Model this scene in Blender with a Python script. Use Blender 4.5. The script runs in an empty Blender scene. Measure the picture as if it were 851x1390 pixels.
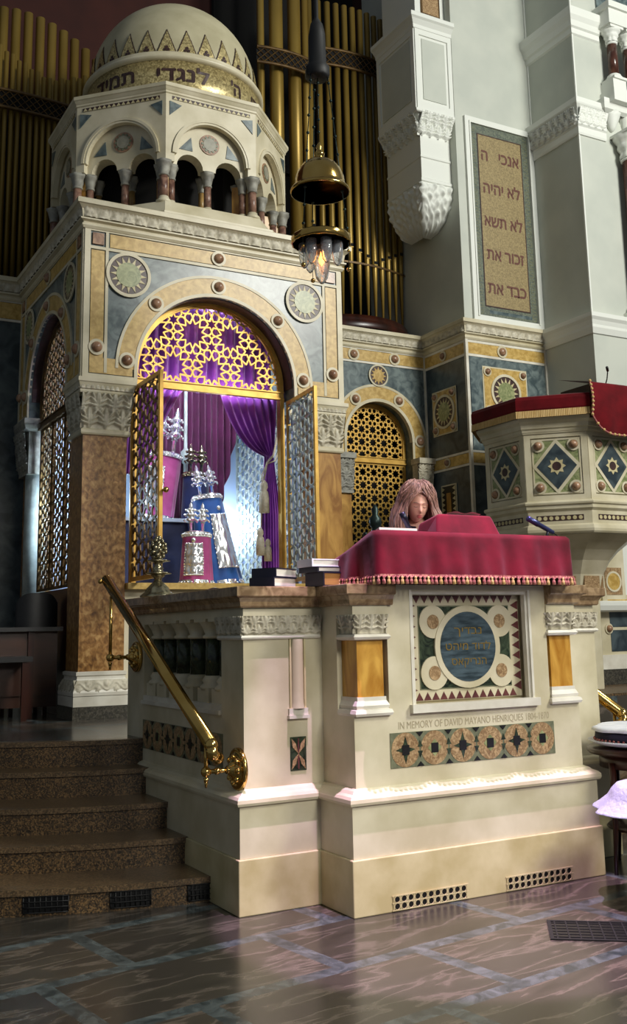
import bpy, bmesh, math, random
from math import sin, cos, pi, sqrt, atan2, hypot, floor, ceil, exp
from mathutils import Vector, Matrix
random.seed(7)
scene = bpy.context.scene
C = scene.collection

# ------------------------------------------------------------------ camera
FPX, PITCH, ROLL, CY, YAW, CAMH = 1390.3, .1819, -.0201, 602.3, .5052, 1.6
def _ray(px, py):
    u, v = (px - 425.5) / FPX, (py - CY) / FPX
    u, v = cos(ROLL) * u + sin(ROLL) * v, -sin(ROLL) * u + cos(ROLL) * v
    y = cos(PITCH) + sin(PITCH) * v; z = sin(PITCH) - cos(PITCH) * v
    return Vector((cos(YAW) * u + sin(YAW) * y, -sin(YAW) * u + cos(YAW) * y, z))
_f = _ray(425.5, CY).normalized()
_r = (_ray(426.5, CY) - _ray(425.5, CY)).normalized()
_u = _r.cross(_f)
cam = bpy.data.objects.new('camera', bpy.data.cameras.new('camera'))
C.objects.link(cam)
cam.matrix_world = Matrix(((_r.x, _u.x, -_f.x, 0), (_r.y, _u.y, -_f.y, 0), (_r.z, _u.z, -_f.z, CAMH), (0, 0, 0, 1)))
cam.data.sensor_fit = 'VERTICAL'; cam.data.sensor_height = 36; cam.data.lens = 36 * FPX / 1390
cam.data.shift_y = -(695 - CY) / 1390; cam.data.clip_start = .05; cam.data.clip_end = 200
scene.camera = cam

# ------------------------------------------------------------------ world, lights, exposure
w = bpy.data.worlds.new('world'); scene.world = w; w.use_nodes = True
w.node_tree.nodes['Background'].inputs[0].default_value = (.80, .90, 1.0, 1)
w.node_tree.nodes['Background'].inputs[1].default_value = .155
def area(name, loc, to, size, power, col, sizey=None, spread=None):
    l = bpy.data.lights.new(name, 'AREA'); l.energy = power; l.color = col; l.size = size
    if sizey: l.shape = 'RECTANGLE'; l.size_y = sizey
    if spread: l.spread = spread
    o = bpy.data.objects.new(name, l); C.objects.link(o); o.location = loc
    o.rotation_euler = (Vector(to) - Vector(loc)).to_track_quat('-Z', 'Y').to_euler()
    return o
def spot(name, loc, to, power, col, ang, blend=.2, rad=.1):
    l = bpy.data.lights.new(name, 'SPOT'); l.energy = power; l.color = col; l.spot_size = ang; l.spot_blend = blend
    l.shadow_soft_size = rad
    o = bpy.data.objects.new(name, l); C.objects.link(o); o.location = loc
    o.rotation_euler = (Vector(to) - Vector(loc)).to_track_quat('-Z', 'Y').to_euler()
    return o
def point(name, loc, power, col, rad=.1):
    l = bpy.data.lights.new(name, 'POINT'); l.energy = power; l.color = col; l.shadow_soft_size = rad
    o = bpy.data.objects.new(name, l); C.objects.link(o); o.location = loc
    return o
# high hall lights, in front and to the right; last one an added fill
area('hall_and_fill_light', (10.5, -2.5, 9.8), (4.8, 9.5, 3.6), 2.6, 1270, (1, .97, .88))
area('hall_and_fill_light', (10.5, 1.0, 11.0), (9.5, 11, 6.0), 3.0, 500, (.96, 1, .95))
area('hall_and_fill_light', (3.6, -2.0, 4.6), (3.4, 5.5, .5), 1.6, 42, (1, .97, .88), spread=math.radians(65))  # low unseen fill, added to brighten the front of the reading platform
# pinkish stage light from above the reading desk
spot('stage_light', (3.3, 3.6, 13.0), (3.68, 4.95, 1.0), 12500, (.95, .62, 1.0), math.radians(12.6), .12, .06)
spot('stage_light', (3.9, 3.4, 13.0), (4.25, 6.15, 2.4), 6000, (1.0, .76, 1.0), math.radians(7), .6, .06)
# lamps inside the ark
area('ark_light', (4.16, 10.12, 5.35), (4.2, 10.7, 3.0), 1.0, 95, (.84, .90, 1), .2)
area('ark_light', (4.16, 9.86, 4.10), (4.16, 10.05, 5.0), 1.2, 7, (.9, .85, 1), .04)
point('ark_light', (3.15, 11.3, 3.1), 65, (.60, .82, 1), .10)
point('ark_light', (5.25, 11.7, 2.9), 40, (.74, .88, 1), .12)
vs = scene.view_settings
vs.view_transform = 'Standard'; vs.look = 'None'; vs.gamma = 1; vs.exposure = 0.0; vs.use_curve_mapping = False

# ------------------------------------------------------------------ materials
def _m(name):
    m = bpy.data.materials.new(name); m.use_nodes = True
    return m, m.node_tree.nodes, m.node_tree.links, m.node_tree.nodes['Principled BSDF']
def sc(c): # sRGB 0-255 to linear
    return tuple((x / 255 / 12.92 if x <= 10 else ((x / 255 + .055) / 1.055) ** 2.4) for x in c) + (1,)
def mat(name, c1, c2=None, scale=6, detail=6, rough=.5, metal=0, bump=0, spec=.5, dist=0, ramp=(.35, .65), stretch=(1, 1, 1), c3=None, sheen=0):
    m, N, L, b = _m(name)
    b.inputs['Roughness'].default_value = rough; b.inputs['Metallic'].default_value = metal
    b.inputs['Specular IOR Level'].default_value = spec
    if sheen: b.inputs['Sheen Weight'].default_value = sheen; b.inputs['Sheen Roughness'].default_value = .4
    if c2 is None: b.inputs['Base Color'].default_value = sc(c1)
    tc = N.new('ShaderNodeTexCoord'); mp = N.new('ShaderNodeMapping'); mp.inputs['Scale'].default_value = stretch
    L.new(tc.outputs['Object'], mp.inputs[0])
    if c2 is not None:
        n = N.new('ShaderNodeTexNoise'); n.inputs['Scale'].default_value = scale; n.inputs['Detail'].default_value = detail
        n.inputs['Distortion'].default_value = dist
        r = N.new('ShaderNodeValToRGB'); r.color_ramp.elements[0].position = ramp[0]; r.color_ramp.elements[1].position = ramp[1]
        r.color_ramp.elements[0].color = sc(c1); r.color_ramp.elements[1].color = sc(c2)
        if c3: e = r.color_ramp.elements.new((ramp[0] + ramp[1]) / 2); e.color = sc(c3)
        L.new(mp.outputs[0], n.inputs['Vector']); L.new(n.outputs['Fac'], r.inputs[0]); L.new(r.outputs[0], b.inputs['Base Color'])
    if bump:
        n2 = N.new('ShaderNodeTexNoise'); n2.inputs['Scale'].default_value = scale * 4; n2.inputs['Detail'].default_value = 4
        bp = N.new('ShaderNodeBump'); bp.inputs['Strength'].default_value = bump; bp.inputs['Distance'].default_value = .01
        L.new(mp.outputs[0], n2.inputs['Vector']); L.new(n2.outputs['Fac'], bp.inputs['Height']); L.new(bp.outputs[0], b.inputs['Normal'])
    return m
def granite(name, cols, scale, rough=.35):
    m, N, L, b = _m(name); b.inputs['Roughness'].default_value = rough
    tc = N.new('ShaderNodeTexCoord'); v = N.new('ShaderNodeTexVoronoi'); v.inputs['Scale'].default_value = scale
    L.new(tc.outputs['Object'], v.inputs['Vector'])
    s = N.new('ShaderNodeSeparateColor'); L.new(v.outputs['Color'], s.inputs[0])
    r = N.new('ShaderNodeValToRGB'); r.color_ramp.interpolation = 'CONSTANT'
    r.color_ramp.elements[0].color = sc(cols[0]); r.color_ramp.elements[1].color = sc(cols[1]); r.color_ramp.elements[1].position = 1 / len(cols)
    for i in range(2, len(cols)): e = r.color_ramp.elements.new(i / len(cols)); e.color = sc(cols[i])
    L.new(s.outputs[0], r.inputs[0])
    n = N.new('ShaderNodeTexNoise'); n.inputs['Scale'].default_value = 1.5; L.new(tc.outputs['Object'], n.inputs['Vector'])
    mx = N.new('ShaderNodeMix'); mx.data_type = 'RGBA'; mx.blend_type = 'MULTIPLY'; mx.inputs[0].default_value = .5
    L.new(r.outputs[0], mx.inputs[6]); L.new(n.outputs['Fac'], mx.inputs[7]); L.new(mx.outputs[2], b.inputs['Base Color'])
    return m
CREAM = mat('cream_marble', (190, 180, 148), (216, 207, 180), 3, 8, .42, bump=.05)
YCREAM = mat('yellowed_marble', (182, 168, 122), (209, 197, 156), 4, 8, .45, bump=.06)
WHITEM = mat('white_marble', (206, 200, 184), (228, 224, 210), 5, 6, .4)
CARVE = mat('carved_marble', (170, 162, 140), (208, 201, 180), 14, 6, .55)
GCARVE = mat('grey_capital', (120, 118, 110), (160, 158, 146), 12, 6, .55)
SIENA = mat('siena_marble', (172, 138, 66), (208, 176, 104), 16, 10, .38, dist=.5)
SIENAD = mat('deep_siena_marble', (136, 90, 34), (196, 150, 76), 6, 10, .32, dist=1.2, stretch=(1, 1, .4))
SIENAG = mat('golden_siena_marble', (166, 112, 34), (214, 166, 76), 6, 10, .3, dist=1.6, stretch=(1, 1, .35))
PILLAR = mat('brown_veined_marble', (92, 60, 30), (186, 148, 94), 24, 14, .3, dist=.5, ramp=(.3, .7), c3=(146, 104, 56), stretch=(1, 1, .8))
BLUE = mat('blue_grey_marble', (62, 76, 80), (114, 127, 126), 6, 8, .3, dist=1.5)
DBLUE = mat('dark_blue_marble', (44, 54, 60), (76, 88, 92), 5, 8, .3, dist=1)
SLATE = mat('blue_slate_disc', (42, 54, 60), (76, 92, 100), 9, 6, .3, stretch=(1, 1, 5))
GREENM = mat('green_marble', (112, 122, 78), (160, 164, 118), 8, 8, .35, dist=3)
DGREEN = mat('dark_green_marble', (26, 34, 26), (64, 76, 56), 12, 8, .25, dist=2)
BOSS = mat('brown_marble_boss', (118, 84, 62), (180, 142, 112), 12, 6, .3, dist=1)
DARKBR = mat('dark_brown_inlay', (52, 34, 32), (70, 46, 42), 12, 4, .4)
PORPH = mat('porphyry_triangle', (84, 44, 46), (104, 58, 56), 20, 4, .35)
MOSBR = mat('brown_mosaic', (128, 98, 66), (188, 158, 118), 40, 8, .4, dist=1.5, c3=(152, 124, 88))
MOSGR = mat('grey_green_mosaic', (96, 100, 78), (120, 122, 96), 30, 5, .4)
BLACK = mat('black_inlay', (16, 15, 15), rough=.4)
LSHAFT = mat('rose_brown_shaft', (96, 66, 56), (150, 116, 98), 14, 6, .35, dist=1)
LSHAFT2 = mat('tan_shaft', (130, 98, 52), (170, 138, 84), 10, 6, .35, dist=1)
LGREY = mat('grey_inlay', (130, 128, 112), (156, 152, 134), 14, 5, .4)
RUSTCOL = mat('red_marble_shaft', (58, 32, 26), (108, 72, 58), 6, 8, .2, dist=1, stretch=(1, 1, .4))
COUNTER = mat('pink_brown_marble', (118, 94, 68), (168, 142, 108), 14, 8, .22, dist=1)
PLASTER = mat('white_plaster', (184, 188, 178), (194, 197, 186), 2, 3, .8)
PLTRIM = mat('white_trim', (222, 224, 216), rough=.6)
REDWALL = mat('dark_red_wall', (52, 20, 14), (62, 25, 17), 2, 4, .9)
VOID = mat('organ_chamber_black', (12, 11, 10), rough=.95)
PIPE = mat('gilt_organ_pipe', (124, 100, 40), (160, 132, 62), 2, 4, .40, metal=.5, stretch=(1, 1, .3))
GILT = mat('gilded_metal', (190, 148, 66), (214, 172, 86), 8, 3, .42, metal=.45)
DGILT = mat('aged_gilded_metal', (78, 56, 26), (108, 82, 40), 8, 3, .5, metal=.35)
SILV = mat('silver_lattice', (138, 146, 142), (166, 176, 172), 8, 3, .55, metal=0)
BRASS = mat('polished_brass', (196, 158, 84), (214, 178, 104), 5, 3, .16, metal=1)
SILVER = mat('polished_silver', (226, 228, 230), (246, 248, 250), 20, 3, .2, metal=.8)
TARN = mat('tarnished_silver', (110, 104, 84), (178, 170, 140), 26, 5, .25, metal=.9)
VELVET = mat('crimson_velvet', (84, 4, 22), (116, 9, 35), 5, 5, .8, sheen=.25, bump=.1, spec=.2)
DVELVET = mat('dark_red_velvet', (84, 6, 14), (104, 10, 20), 6, 4, .85, sheen=.25, spec=.15)
PURPLE = mat('purple_curtain', (104, 38, 138), (136, 60, 168), 5, 4, .55, sheen=.4)
MAROON = mat('maroon_curtain', (70, 18, 54), (92, 28, 74), 5, 4, .6, sheen=.3)
PINKV = mat('pink_velvet_mantle', (150, 52, 112), (176, 72, 136), 6, 4, .7, sheen=.4)
BLUEV = mat('blue_velvet_mantle', (10, 66, 140), (20, 92, 170), 6, 4, .6, sheen=.4)
NAVYV = mat('navy_velvet_mantle', (8, 22, 66), (14, 34, 84), 6, 4, .7, sheen=.3)
TASSELC = mat('cream_tassel', (196, 190, 168), (220, 214, 196), 40, 3, .8)
FRINGEG = mat('gold_fringe', (186, 150, 88), (214, 182, 124), 60, 3, .7, stretch=(1, 1, .1))
FRINGER = mat('rose_gold_fringe', (128, 44, 58), (196, 132, 116), 60, 3, .7)
WOODD = mat('dark_mahogany', (34, 14, 9), (58, 24, 14), 8, 5, .3, stretch=(1, 1, .2))
WOODB = mat('red_brown_wood', (44, 23, 14), (62, 34, 21), 8, 5, .35, stretch=(.3, 1, 1))
BLACKL = mat('black_leather', (14, 14, 15), (24, 24, 26), 10, 4, .4)
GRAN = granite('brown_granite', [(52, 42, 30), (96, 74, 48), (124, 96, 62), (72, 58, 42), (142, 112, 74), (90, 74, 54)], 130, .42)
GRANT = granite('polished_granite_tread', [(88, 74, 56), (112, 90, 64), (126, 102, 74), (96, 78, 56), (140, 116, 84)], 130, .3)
GRANG = granite('grey_granite', [(56, 54, 48), (80, 76, 66), (96, 92, 80), (66, 62, 52)], 70, .4)
WHITEC = mat('white_cloth', (220, 224, 234), (238, 240, 246), 12, 4, .85)
PAPER = mat('white_paper', (228, 224, 216), rough=.8)
PAGES = mat('book_pages', (214, 208, 196), (232, 228, 218), 60, 3, .8, stretch=(.05, .05, 3))
PAGESY = mat('yellowed_pages', (168, 122, 62), (196, 150, 84), 60, 3, .8, stretch=(.05, .05, 3))
NAVYC = mat('navy_book_cover', (22, 24, 44), rough=.5)
MICD = mat('dark_microphone_metal', (36, 38, 52), rough=.35, metal=.6)
MICB = mat('blue_grey_microphone', (70, 74, 120), rough=.3, metal=.6)
SKIN = mat('skin', (214, 160, 136), (226, 176, 152), 4, 3, .5)
HAIR = mat('brown_hair', (92, 64, 52), (158, 120, 102), 26, 4, .45, stretch=(3, 3, .25), sheen=.2)
LIP = mat('lips', (176, 84, 84), rough=.4)
EYE = mat('eye_shadow_lid', (110, 70, 60), rough=.6)
NAVYF = mat('dark_navy_fabric', (26, 22, 46), (36, 30, 58), 10, 3, .85)
DBRONZE = mat('dark_bronze', (26, 40, 40), (44, 58, 54), 12, 4, .4, metal=.7)
IRON = mat('black_iron', (12, 12, 12), rough=.6)
DOMEC = mat('stone_dome', (170, 162, 130), (190, 182, 150), 3, 5, .6)
WHITEP = mat('white_ark_lining', (160, 178, 204), rough=.6)
LETTER = mat('brown_letters', (96, 56, 44), rough=.6)
GLETTER = mat('gold_letters', (158, 130, 66), rough=.35, metal=.6)
ENGR = mat('engraved_letters', (168, 156, 126), rough=.7)
def mosaic_gold(name, c1, c2, scale, metal=.7, rough=.28):
    m, N, L, b = _m(name); b.inputs['Roughness'].default_value = rough; b.inputs['Metallic'].default_value = metal
    tc = N.new('ShaderNodeTexCoord'); v = N.new('ShaderNodeTexVoronoi'); v.inputs['Scale'].default_value = scale
    L.new(tc.outputs['Object'], v.inputs['Vector']); s = N.new('ShaderNodeSeparateColor'); L.new(v.outputs['Color'], s.inputs[0])
    r = N.new('ShaderNodeValToRGB'); r.color_ramp.elements[0].color = sc(c1); r.color_ramp.elements[1].color = sc(c2)
    L.new(s.outputs[0], r.inputs[0]); L.new(r.outputs[0], b.inputs['Base Color'])
    bp = N.new('ShaderNodeBump'); bp.inputs['Strength'].default_value = .5; bp.inputs['Distance'].default_value = .004
    L.new(s.outputs[1], bp.inputs['Height']); L.new(bp.outputs[0], b.inputs['Normal'])
    return m
GOLDMOS = mosaic_gold('gold_mosaic', (138, 122, 80), (216, 198, 142), 55, .45, .35)
FIELDMOS = mosaic_gold('beige_gold_mosaic', (128, 112, 78), (160, 142, 100), 60, .15, .5)
BORDMOS = mosaic_gold('grey_blue_mosaic', (78, 86, 78), (112, 118, 100), 50, .1, .5)
def glassm(name, col, rough=.02):
    m, N, L, b = _m(name); b.inputs['Base Color'].default_value = col; b.inputs['Roughness'].default_value = rough
    b.inputs['Transmission Weight'].default_value = .9; b.inputs['IOR'].default_value = 1.45
    return m
GLASS = glassm('blue_tinted_glass', (.93, .96, 1, 1))
def emis(name, col, s):
    m, N, L, b = _m(name); b.inputs['Emission Color'].default_value = col; b.inputs['Emission Strength'].default_value = s
    b.inputs['Base Color'].default_value = col
    return m
FLAME = emis('orange_lamp_flame', (1, .32, .05, 1), 9)
def lace(name):
    m, N, L, b = _m(name); b.inputs['Roughness'].default_value = .85; b.inputs['Base Color'].default_value = sc((178, 186, 202))
    tc = N.new('ShaderNodeTexCoord'); v = N.new('ShaderNodeTexVoronoi'); v.inputs['Scale'].default_value = 28; v.feature = 'DISTANCE_TO_EDGE'
    L.new(tc.outputs['Object'], v.inputs['Vector'])
    bp = N.new('ShaderNodeBump'); bp.inputs['Strength'].default_value = .8; bp.inputs['Distance'].default_value = .008
    L.new(v.outputs['Distance'], bp.inputs['Height']); L.new(bp.outputs[0], b.inputs['Normal'])
    return m
LACE = lace('white_embroidered_cloth')
def floor_mat():
    m, N, L, b = _m('marble_slab_floor'); b.inputs['Roughness'].default_value = .22
    tc = N.new('ShaderNodeTexCoord'); mp = N.new('ShaderNodeMapping'); mp.inputs['Rotation'].default_value = (0, 0, math.radians(-8))
    L.new(tc.outputs['Object'], mp.inputs[0])
    br = N.new('ShaderNodeTexBrick'); br.inputs['Scale'].default_value = 1.0; br.inputs['Brick Width'].default_value = 1.25; br.inputs['Row Height'].default_value = .70
    br.inputs['Mortar Size'].default_value = .045; br.inputs['Mortar Smooth'].default_value = 0; br.offset = .37
    br.inputs['Color1'].default_value = (0, 0, 0, 1); br.inputs['Color2'].default_value = (1, 1, 1, 1); br.inputs['Mortar'].default_value = (0, 0, 0, 1)
    L.new(mp.outputs[0], br.inputs['Vector'])
    n = N.new('ShaderNodeTexNoise'); n.inputs['Scale'].default_value = 2.6; n.inputs['Detail'].default_value = 14; n.inputs['Distortion'].default_value = .35
    mp2 = N.new('ShaderNodeMapping'); mp2.inputs['Scale'].default_value = (.6, 2.2, 1); L.new(mp.outputs[0], mp2.inputs[0]); L.new(mp2.outputs[0], n.inputs['Vector'])
    r1 = N.new('ShaderNodeValToRGB')
    for e, (p, c) in zip([r1.color_ramp.elements[0], r1.color_ramp.elements.new(.48), r1.color_ramp.elements.new(.53), r1.color_ramp.elements[-1]],
                         [(.2, (48, 46, 42)), (.47, (72, 68, 61)), (.500, (104, 96, 88)), (.54, (64, 60, 55))]):
        e.position = p; e.color = sc(c)
    L.new(n.outputs['Fac'], r1.inputs[0])
    mx = N.new('ShaderNodeMix'); mx.data_type = 'RGBA'; mx.blend_type = 'MULTIPLY'; mx.inputs[0].default_value = 1
    r3 = N.new('ShaderNodeValToRGB'); r3.color_ramp.elements[0].color = (.55, .56, .56, 1); r3.color_ramp.elements[1].color = (1.15, 1.08, 1.0, 1)
    L.new(br.outputs['Color'], r3.inputs[0]); L.new(r1.outputs[0], mx.inputs[6]); L.new(r3.outputs[0], mx.inputs[7])
    r2 = N.new('ShaderNodeValToRGB'); r2.color_ramp.elements[0].color = sc((46, 54, 56)); r2.color_ramp.elements[1].color = sc((96, 104, 104))
    r2.color_ramp.elements[0].position = .35; r2.color_ramp.elements[1].position = .68
    n3 = N.new('ShaderNodeTexNoise'); n3.inputs['Scale'].default_value = 9; n3.inputs['Detail'].default_value = 8; n3.inputs['Distortion'].default_value = 1
    L.new(mp.outputs[0], n3.inputs['Vector']); L.new(n3.outputs['Fac'], r2.inputs[0])
    m2 = N.new('ShaderNodeMix'); m2.data_type = 'RGBA'; L.new(br.outputs['Fac'], m2.inputs[0]); L.new(mx.outputs[2], m2.inputs[6]); L.new(r2.outputs[0], m2.inputs[7])
    L.new(m2.outputs[2], b.inputs['Base Color'])
    return m
FLOOR = floor_mat()

# ------------------------------------------------------------------ geometry helpers
class F:  # a plane frame: a along u, b up, d out along the normal
    def __init__(s, o, u, n, w=(0, 0, 1)): s.o, s.u, s.n, s.w = Vector(o), Vector(u).normalized(), Vector(n).normalized(), Vector(w).normalized()
    def __call__(s, a, b, d=0): return s.o + s.u * a + s.w * b + s.n * d
def FY(y): return F((0, y, 0), (1, 0, 0), (0, -1, 0))
def FX(x): return F((x, 0, 0), (0, 1, 0), (-1, 0, 0))
def FXr(x): return F((x, 0, 0), (0, 1, 0), (1, 0, 0))
class MB:
    def __init__(s): s.bm = bmesh.new(); s.mats = []; s.i = 0
    def use(s, m):
        if m not in s.mats: s.mats.append(m)
        s.i = s.mats.index(m); return s
    def face(s, pts, smooth=False):
        try: f = s.bm.faces.new([s.bm.verts.new(p) for p in pts])
        except ValueError: return
        f.material_index = s.i; f.smooth = smooth
    def mesh(s, verts, faces, smooth=False):
        vs = [s.bm.verts.new(v) for v in verts]
        for f in faces:
            try: ff = s.bm.faces.new([vs[i] for i in f])
            except ValueError: continue
            ff.material_index = s.i; ff.smooth = smooth
    def fbox(s, fr, a0, b0, a1, b1, d0, d1):
        J = lambda: random.uniform(-.0003, .0003)
        a0 += J(); a1 += J(); b0 += J(); b1 += J(); d0 += J(); d1 += J()
        P = [fr(a, b, d) for d in (d0, d1) for (a, b) in ((a0, b0), (a1, b0), (a1, b1), (a0, b1))]
        s.mesh(P, [(3, 2, 1, 0), (4, 5, 6, 7), (0, 1, 5, 4), (1, 2, 6, 5), (2, 3, 7, 6), (3, 0, 4, 7)]); return s
    def box(s, x0, y0, z0, x1, y1, z1): return s.fbox(FY(0), x0, z0, x1, z1, -y1, -y0)
    def prism(s, fr, pts, d0, d1):
        d1 += random.uniform(-.0002, .0002); n = len(pts); V = [fr(a, b, d1) for a, b in pts] + [fr(a, b, d0) for a, b in pts]
        s.mesh(V, [tuple(range(n)), tuple(range(2 * n - 1, n - 1, -1))] + [(i, (i + 1) % n, n + (i + 1) % n, n + i) for i in range(n)]); return s
    def band(s, fr, cx, cz, r0, r1, t0, t1, d0, d1, seg=24):
        full = abs(t1 - t0) > 2 * pi - .01; d1 += random.uniform(-.0002, .0002)
        V = []; Fc = []
        for i in range(seg + 1):
            t = t0 + (t1 - t0) * i / seg
            for r, d in ((r0, d0), (r0, d1), (r1, d1), (r1, d0)): V.append(fr(cx + r * cos(t), cz + r * sin(t), d))
        for i in range(seg):
            for k in range(4): Fc.append((4 * i + k, 4 * i + (k + 1) % 4, 4 * i + 4 + (k + 1) % 4, 4 * i + 4 + k))
        if not full: Fc += [(0, 1, 2, 3), tuple(4 * seg + k for k in (3, 2, 1, 0))]
        s.mesh(V, Fc); return s
    def disc(s, fr, cx, cz, r, d0, d1, seg=24):
        return s.prism(fr, [(cx + r * cos(2 * pi * i / seg), cz + r * sin(2 * pi * i / seg)) for i in range(seg)], d0, d1)
    def lathe(s, prof, c, seg=20, axis='z', fr=None, a0=0, a1=2 * pi, sx=1, sy=1, smooth=True, rib=None):
        full = abs(a1 - a0) > 2 * pi - .01; n = seg if full else seg + 1; V = []; Fc = []; c = Vector(c)
        for r, z in prof:
            for i in range(n):
                t = a0 + (a1 - a0) * i / seg; rr = r * (1 + rib(t, z) if rib else 1)
                if fr is None: V.append(c + Vector((rr * cos(t) * sx, rr * sin(t) * sy, z)))
                else: V.append(fr(c[0] + rr * cos(t), c[1] + rr * sin(t), c[2] + z))
        for j in range(len(prof) - 1):
            for i in range(seg):
                k = (i + 1) % n; Fc.append((j * n + i, j * n + k, (j + 1) * n + k, (j + 1) * n + i))
        if full:
            if prof[0][0] > 1e-4: Fc.append(tuple(range(n)))
            if prof[-1][0] > 1e-4: Fc.append(tuple((len(prof) - 1) * n + i for i in range(n)))
        s.mesh(V, Fc, smooth); return s
    def tube(s, pts, r, seg=8, smooth=True):
        pts = [Vector(p) for p in pts]; rs = r if isinstance(r, (list, tuple)) else [r] * len(pts); V = []; Fc = []
        up = None
        for i, p in enumerate(pts):
            d = (pts[min(i + 1, len(pts) - 1)] - pts[max(i - 1, 0)]).normalized()
            if up is None:
                up = Vector((0, 0, 1)) if abs(d.z) < .9 else Vector((1, 0, 0))
            x = (up - d * up.dot(d)).normalized(); y = d.cross(x); up = x
            for k in range(seg): t = 2 * pi * k / seg; V.append(p + (x * cos(t) + y * sin(t)) * rs[i])
        for i in range(len(pts) - 1):
            for k in range(seg): Fc.append((i * seg + k, i * seg + (k + 1) % seg, (i + 1) * seg + (k + 1) % seg, (i + 1) * seg + k))
        Fc += [tuple(range(seg)), tuple((len(pts) - 1) * seg + k for k in range(seg))]
        s.mesh(V, Fc, smooth); return s
    def ball(s, c, r, seg=12, rings=8, sz=1):
        return s.lathe([(max(r * sin(pi * i / rings), .0001), -r * sz * cos(pi * i / rings)) for i in range(rings + 1)], c, seg)
    def sweep(s, path, prof, closed=False):
        n = len(path); V = []; Fc = []; m = len(prof)
        for i, p in enumerate(path):
            p = Vector(p)
            ds = []
            if closed or i > 0: ds.append((p - Vector(path[i - 1])).normalized())
            if closed or i < n - 1: ds.append((Vector(path[(i + 1) % n]) - p).normalized())
            ns = [Vector((d.y, -d.x)) for d in ds]
            o = ns[0] if len(ns) == 1 else (ns[0] + ns[1]) / (1 + ns[0].dot(ns[1]))
            for out, z in prof: V.append((p.x + o.x * out, p.y + o.y * out, z))
        for i in range(n if closed else n - 1):
            j = (i + 1) % n
            for k in range(m - 1): Fc.append((i * m + k, j * m + k, j * m + k + 1, i * m + k + 1))
        if not closed: Fc += [tuple(range(m)), tuple((n - 1) * m + k for k in range(m))]
        s.mesh(V, Fc); return s
    def grid(s, fn, nu, nv, smooth=True, wrap=False):
        V = [fn(i / nu, j / nv) for j in range(nv + 1) for i in range(nu + (0 if wrap else 1))]; w = nu + (0 if wrap else 1)
        s.mesh(V, [(j * w + i, j * w + (i + 1) % w, (j + 1) * w + (i + 1) % w, (j + 1) * w + i) for j in range(nv) for i in range(nu)], smooth); return s
    def carve(s, fr, a0, b0, a1, b1, d0, dep, cell=.12, style=0, flare=0, res=.011):
        """a relief of leaves: cell is the leaf width"""
        W, H = a1 - a0, b1 - b0; k = max(1, round(abs(W) / cell)); nu = max(8, int(abs(W) / res)); nv = max(6, int(abs(H) / res))
        LV = []
        if style == 3:
            rg = random.Random(int(abs(W) * 977) + int(abs(H) * 331)); T = max(1, round(H / (cell * .95)))
            for i in range(-1, k + 1):
                for j in range(T):
                    bx_, bz = (i + .5 + (.5 if j % 2 else 0)) * W / k, (j + .12) * H / T; hh = H / T * 1.02
                    LV.append((bx_, bz + hh * .45, pi / 2, hh * .62, cell * .17))
                    for sg in (-1, 1):
                        for q, (dz, an, ln) in enumerate(((.18, .35, .40), (.42, .62, .42), (.70, .95, .34))):
                            LV.append((bx_ + sg * cell * (.20 + .05 * q), bz + hh * dz, pi / 2 - sg * (pi / 2 - an) + rg.uniform(-.15, .15), cell * ln, cell * .085))
                        LV.append((bx_ + sg * cell * .34, bz + hh * .95, 0, cell * .15, cell * .13))
        def h(u, v):
            x = u * k
            if style == 3:
                m = 0; px, pz = u * W, v * H
                for (lx_, lz, an, ln, wd) in LV:
                    dx, dz = px - lx_, pz - lz
                    if abs(dx) > ln or abs(dz) > ln: continue
                    p = dx * cos(an) + dz * sin(an); q = -dx * sin(an) + dz * cos(an); e = 1 - (p / ln) ** 2 - (q / wd) ** 2
                    if e > 0: m = max(m, e ** .5 * (.62 + .38 * abs(q / wd) ** .7) * (.8 + .2 * p / ln))
                return m
            if style == 0:   # shells / palmettes
                q = (x % 1) * 2 - 1; t = v; r = hypot(q, (t + .05) * 1.15); a = atan2(q, t + .05)
                m = max(0, 1 - (r / .95) ** 6) * (.45 + .55 * abs(cos(a * 4.5))) + (.35 if r > .95 else 0) * abs(sin(x * 2 * pi * 3))
                return m
            if style == 1:   # acanthus in two tiers
                out = 0
                for tier, off, hh in ((0, 0, .58), (1, .5, 1.0)):
                    q = ((x + off) % 1) * 2 - 1; t = v / hh if tier == 0 else (v - .35) / .65
                    if 0 <= t <= 1:
                        wd = .95 * (sin(pi * min(1, t * .8 + .2)) ** .5) * (.8 + .2 * cos(t * 26))
                        e = 1 - (abs(q) / max(.05, wd)) ** 2
                        if e > 0: out = max(out, e ** .5 * (.55 + .45 * t ** 2) * (.65 + .35 * cos(q * 13 + t * 5 * (1 if q > 0 else -1))) * (1.1 - .5 * tier * 0))
                return out
            q = x; t = v     # scrolling foliage
            c = .5 + .28 * sin(q * pi); e = exp(-((t - c) / .07) ** 2)
            l = 0
            for o in (0, 1):
                cx = floor(q) + .5; cyv = .5 - .22 * (1 if int(floor(q)) % 2 == 0 else -1)
                r = hypot(q - cx, (t - cyv) * 1.2); a = atan2(t - cyv, q - cx); l = max(l, max(0, 1 - (r / (.36 * (.75 + .25 * cos(5 * a)))) ** 2) ** .5 * (.7 + .3 * cos(r * 30)))
            return max(.8 * e, l)
        def fn(u, v):
            z = h(u, v); ed = min(u * W, (1 - u) * W, .02) / .02
            return fr(a0 + W * u, b0 + H * v, d0 + dep * z + flare * v ** 2)
        s.grid(fn, nu, nv); return s
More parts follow.
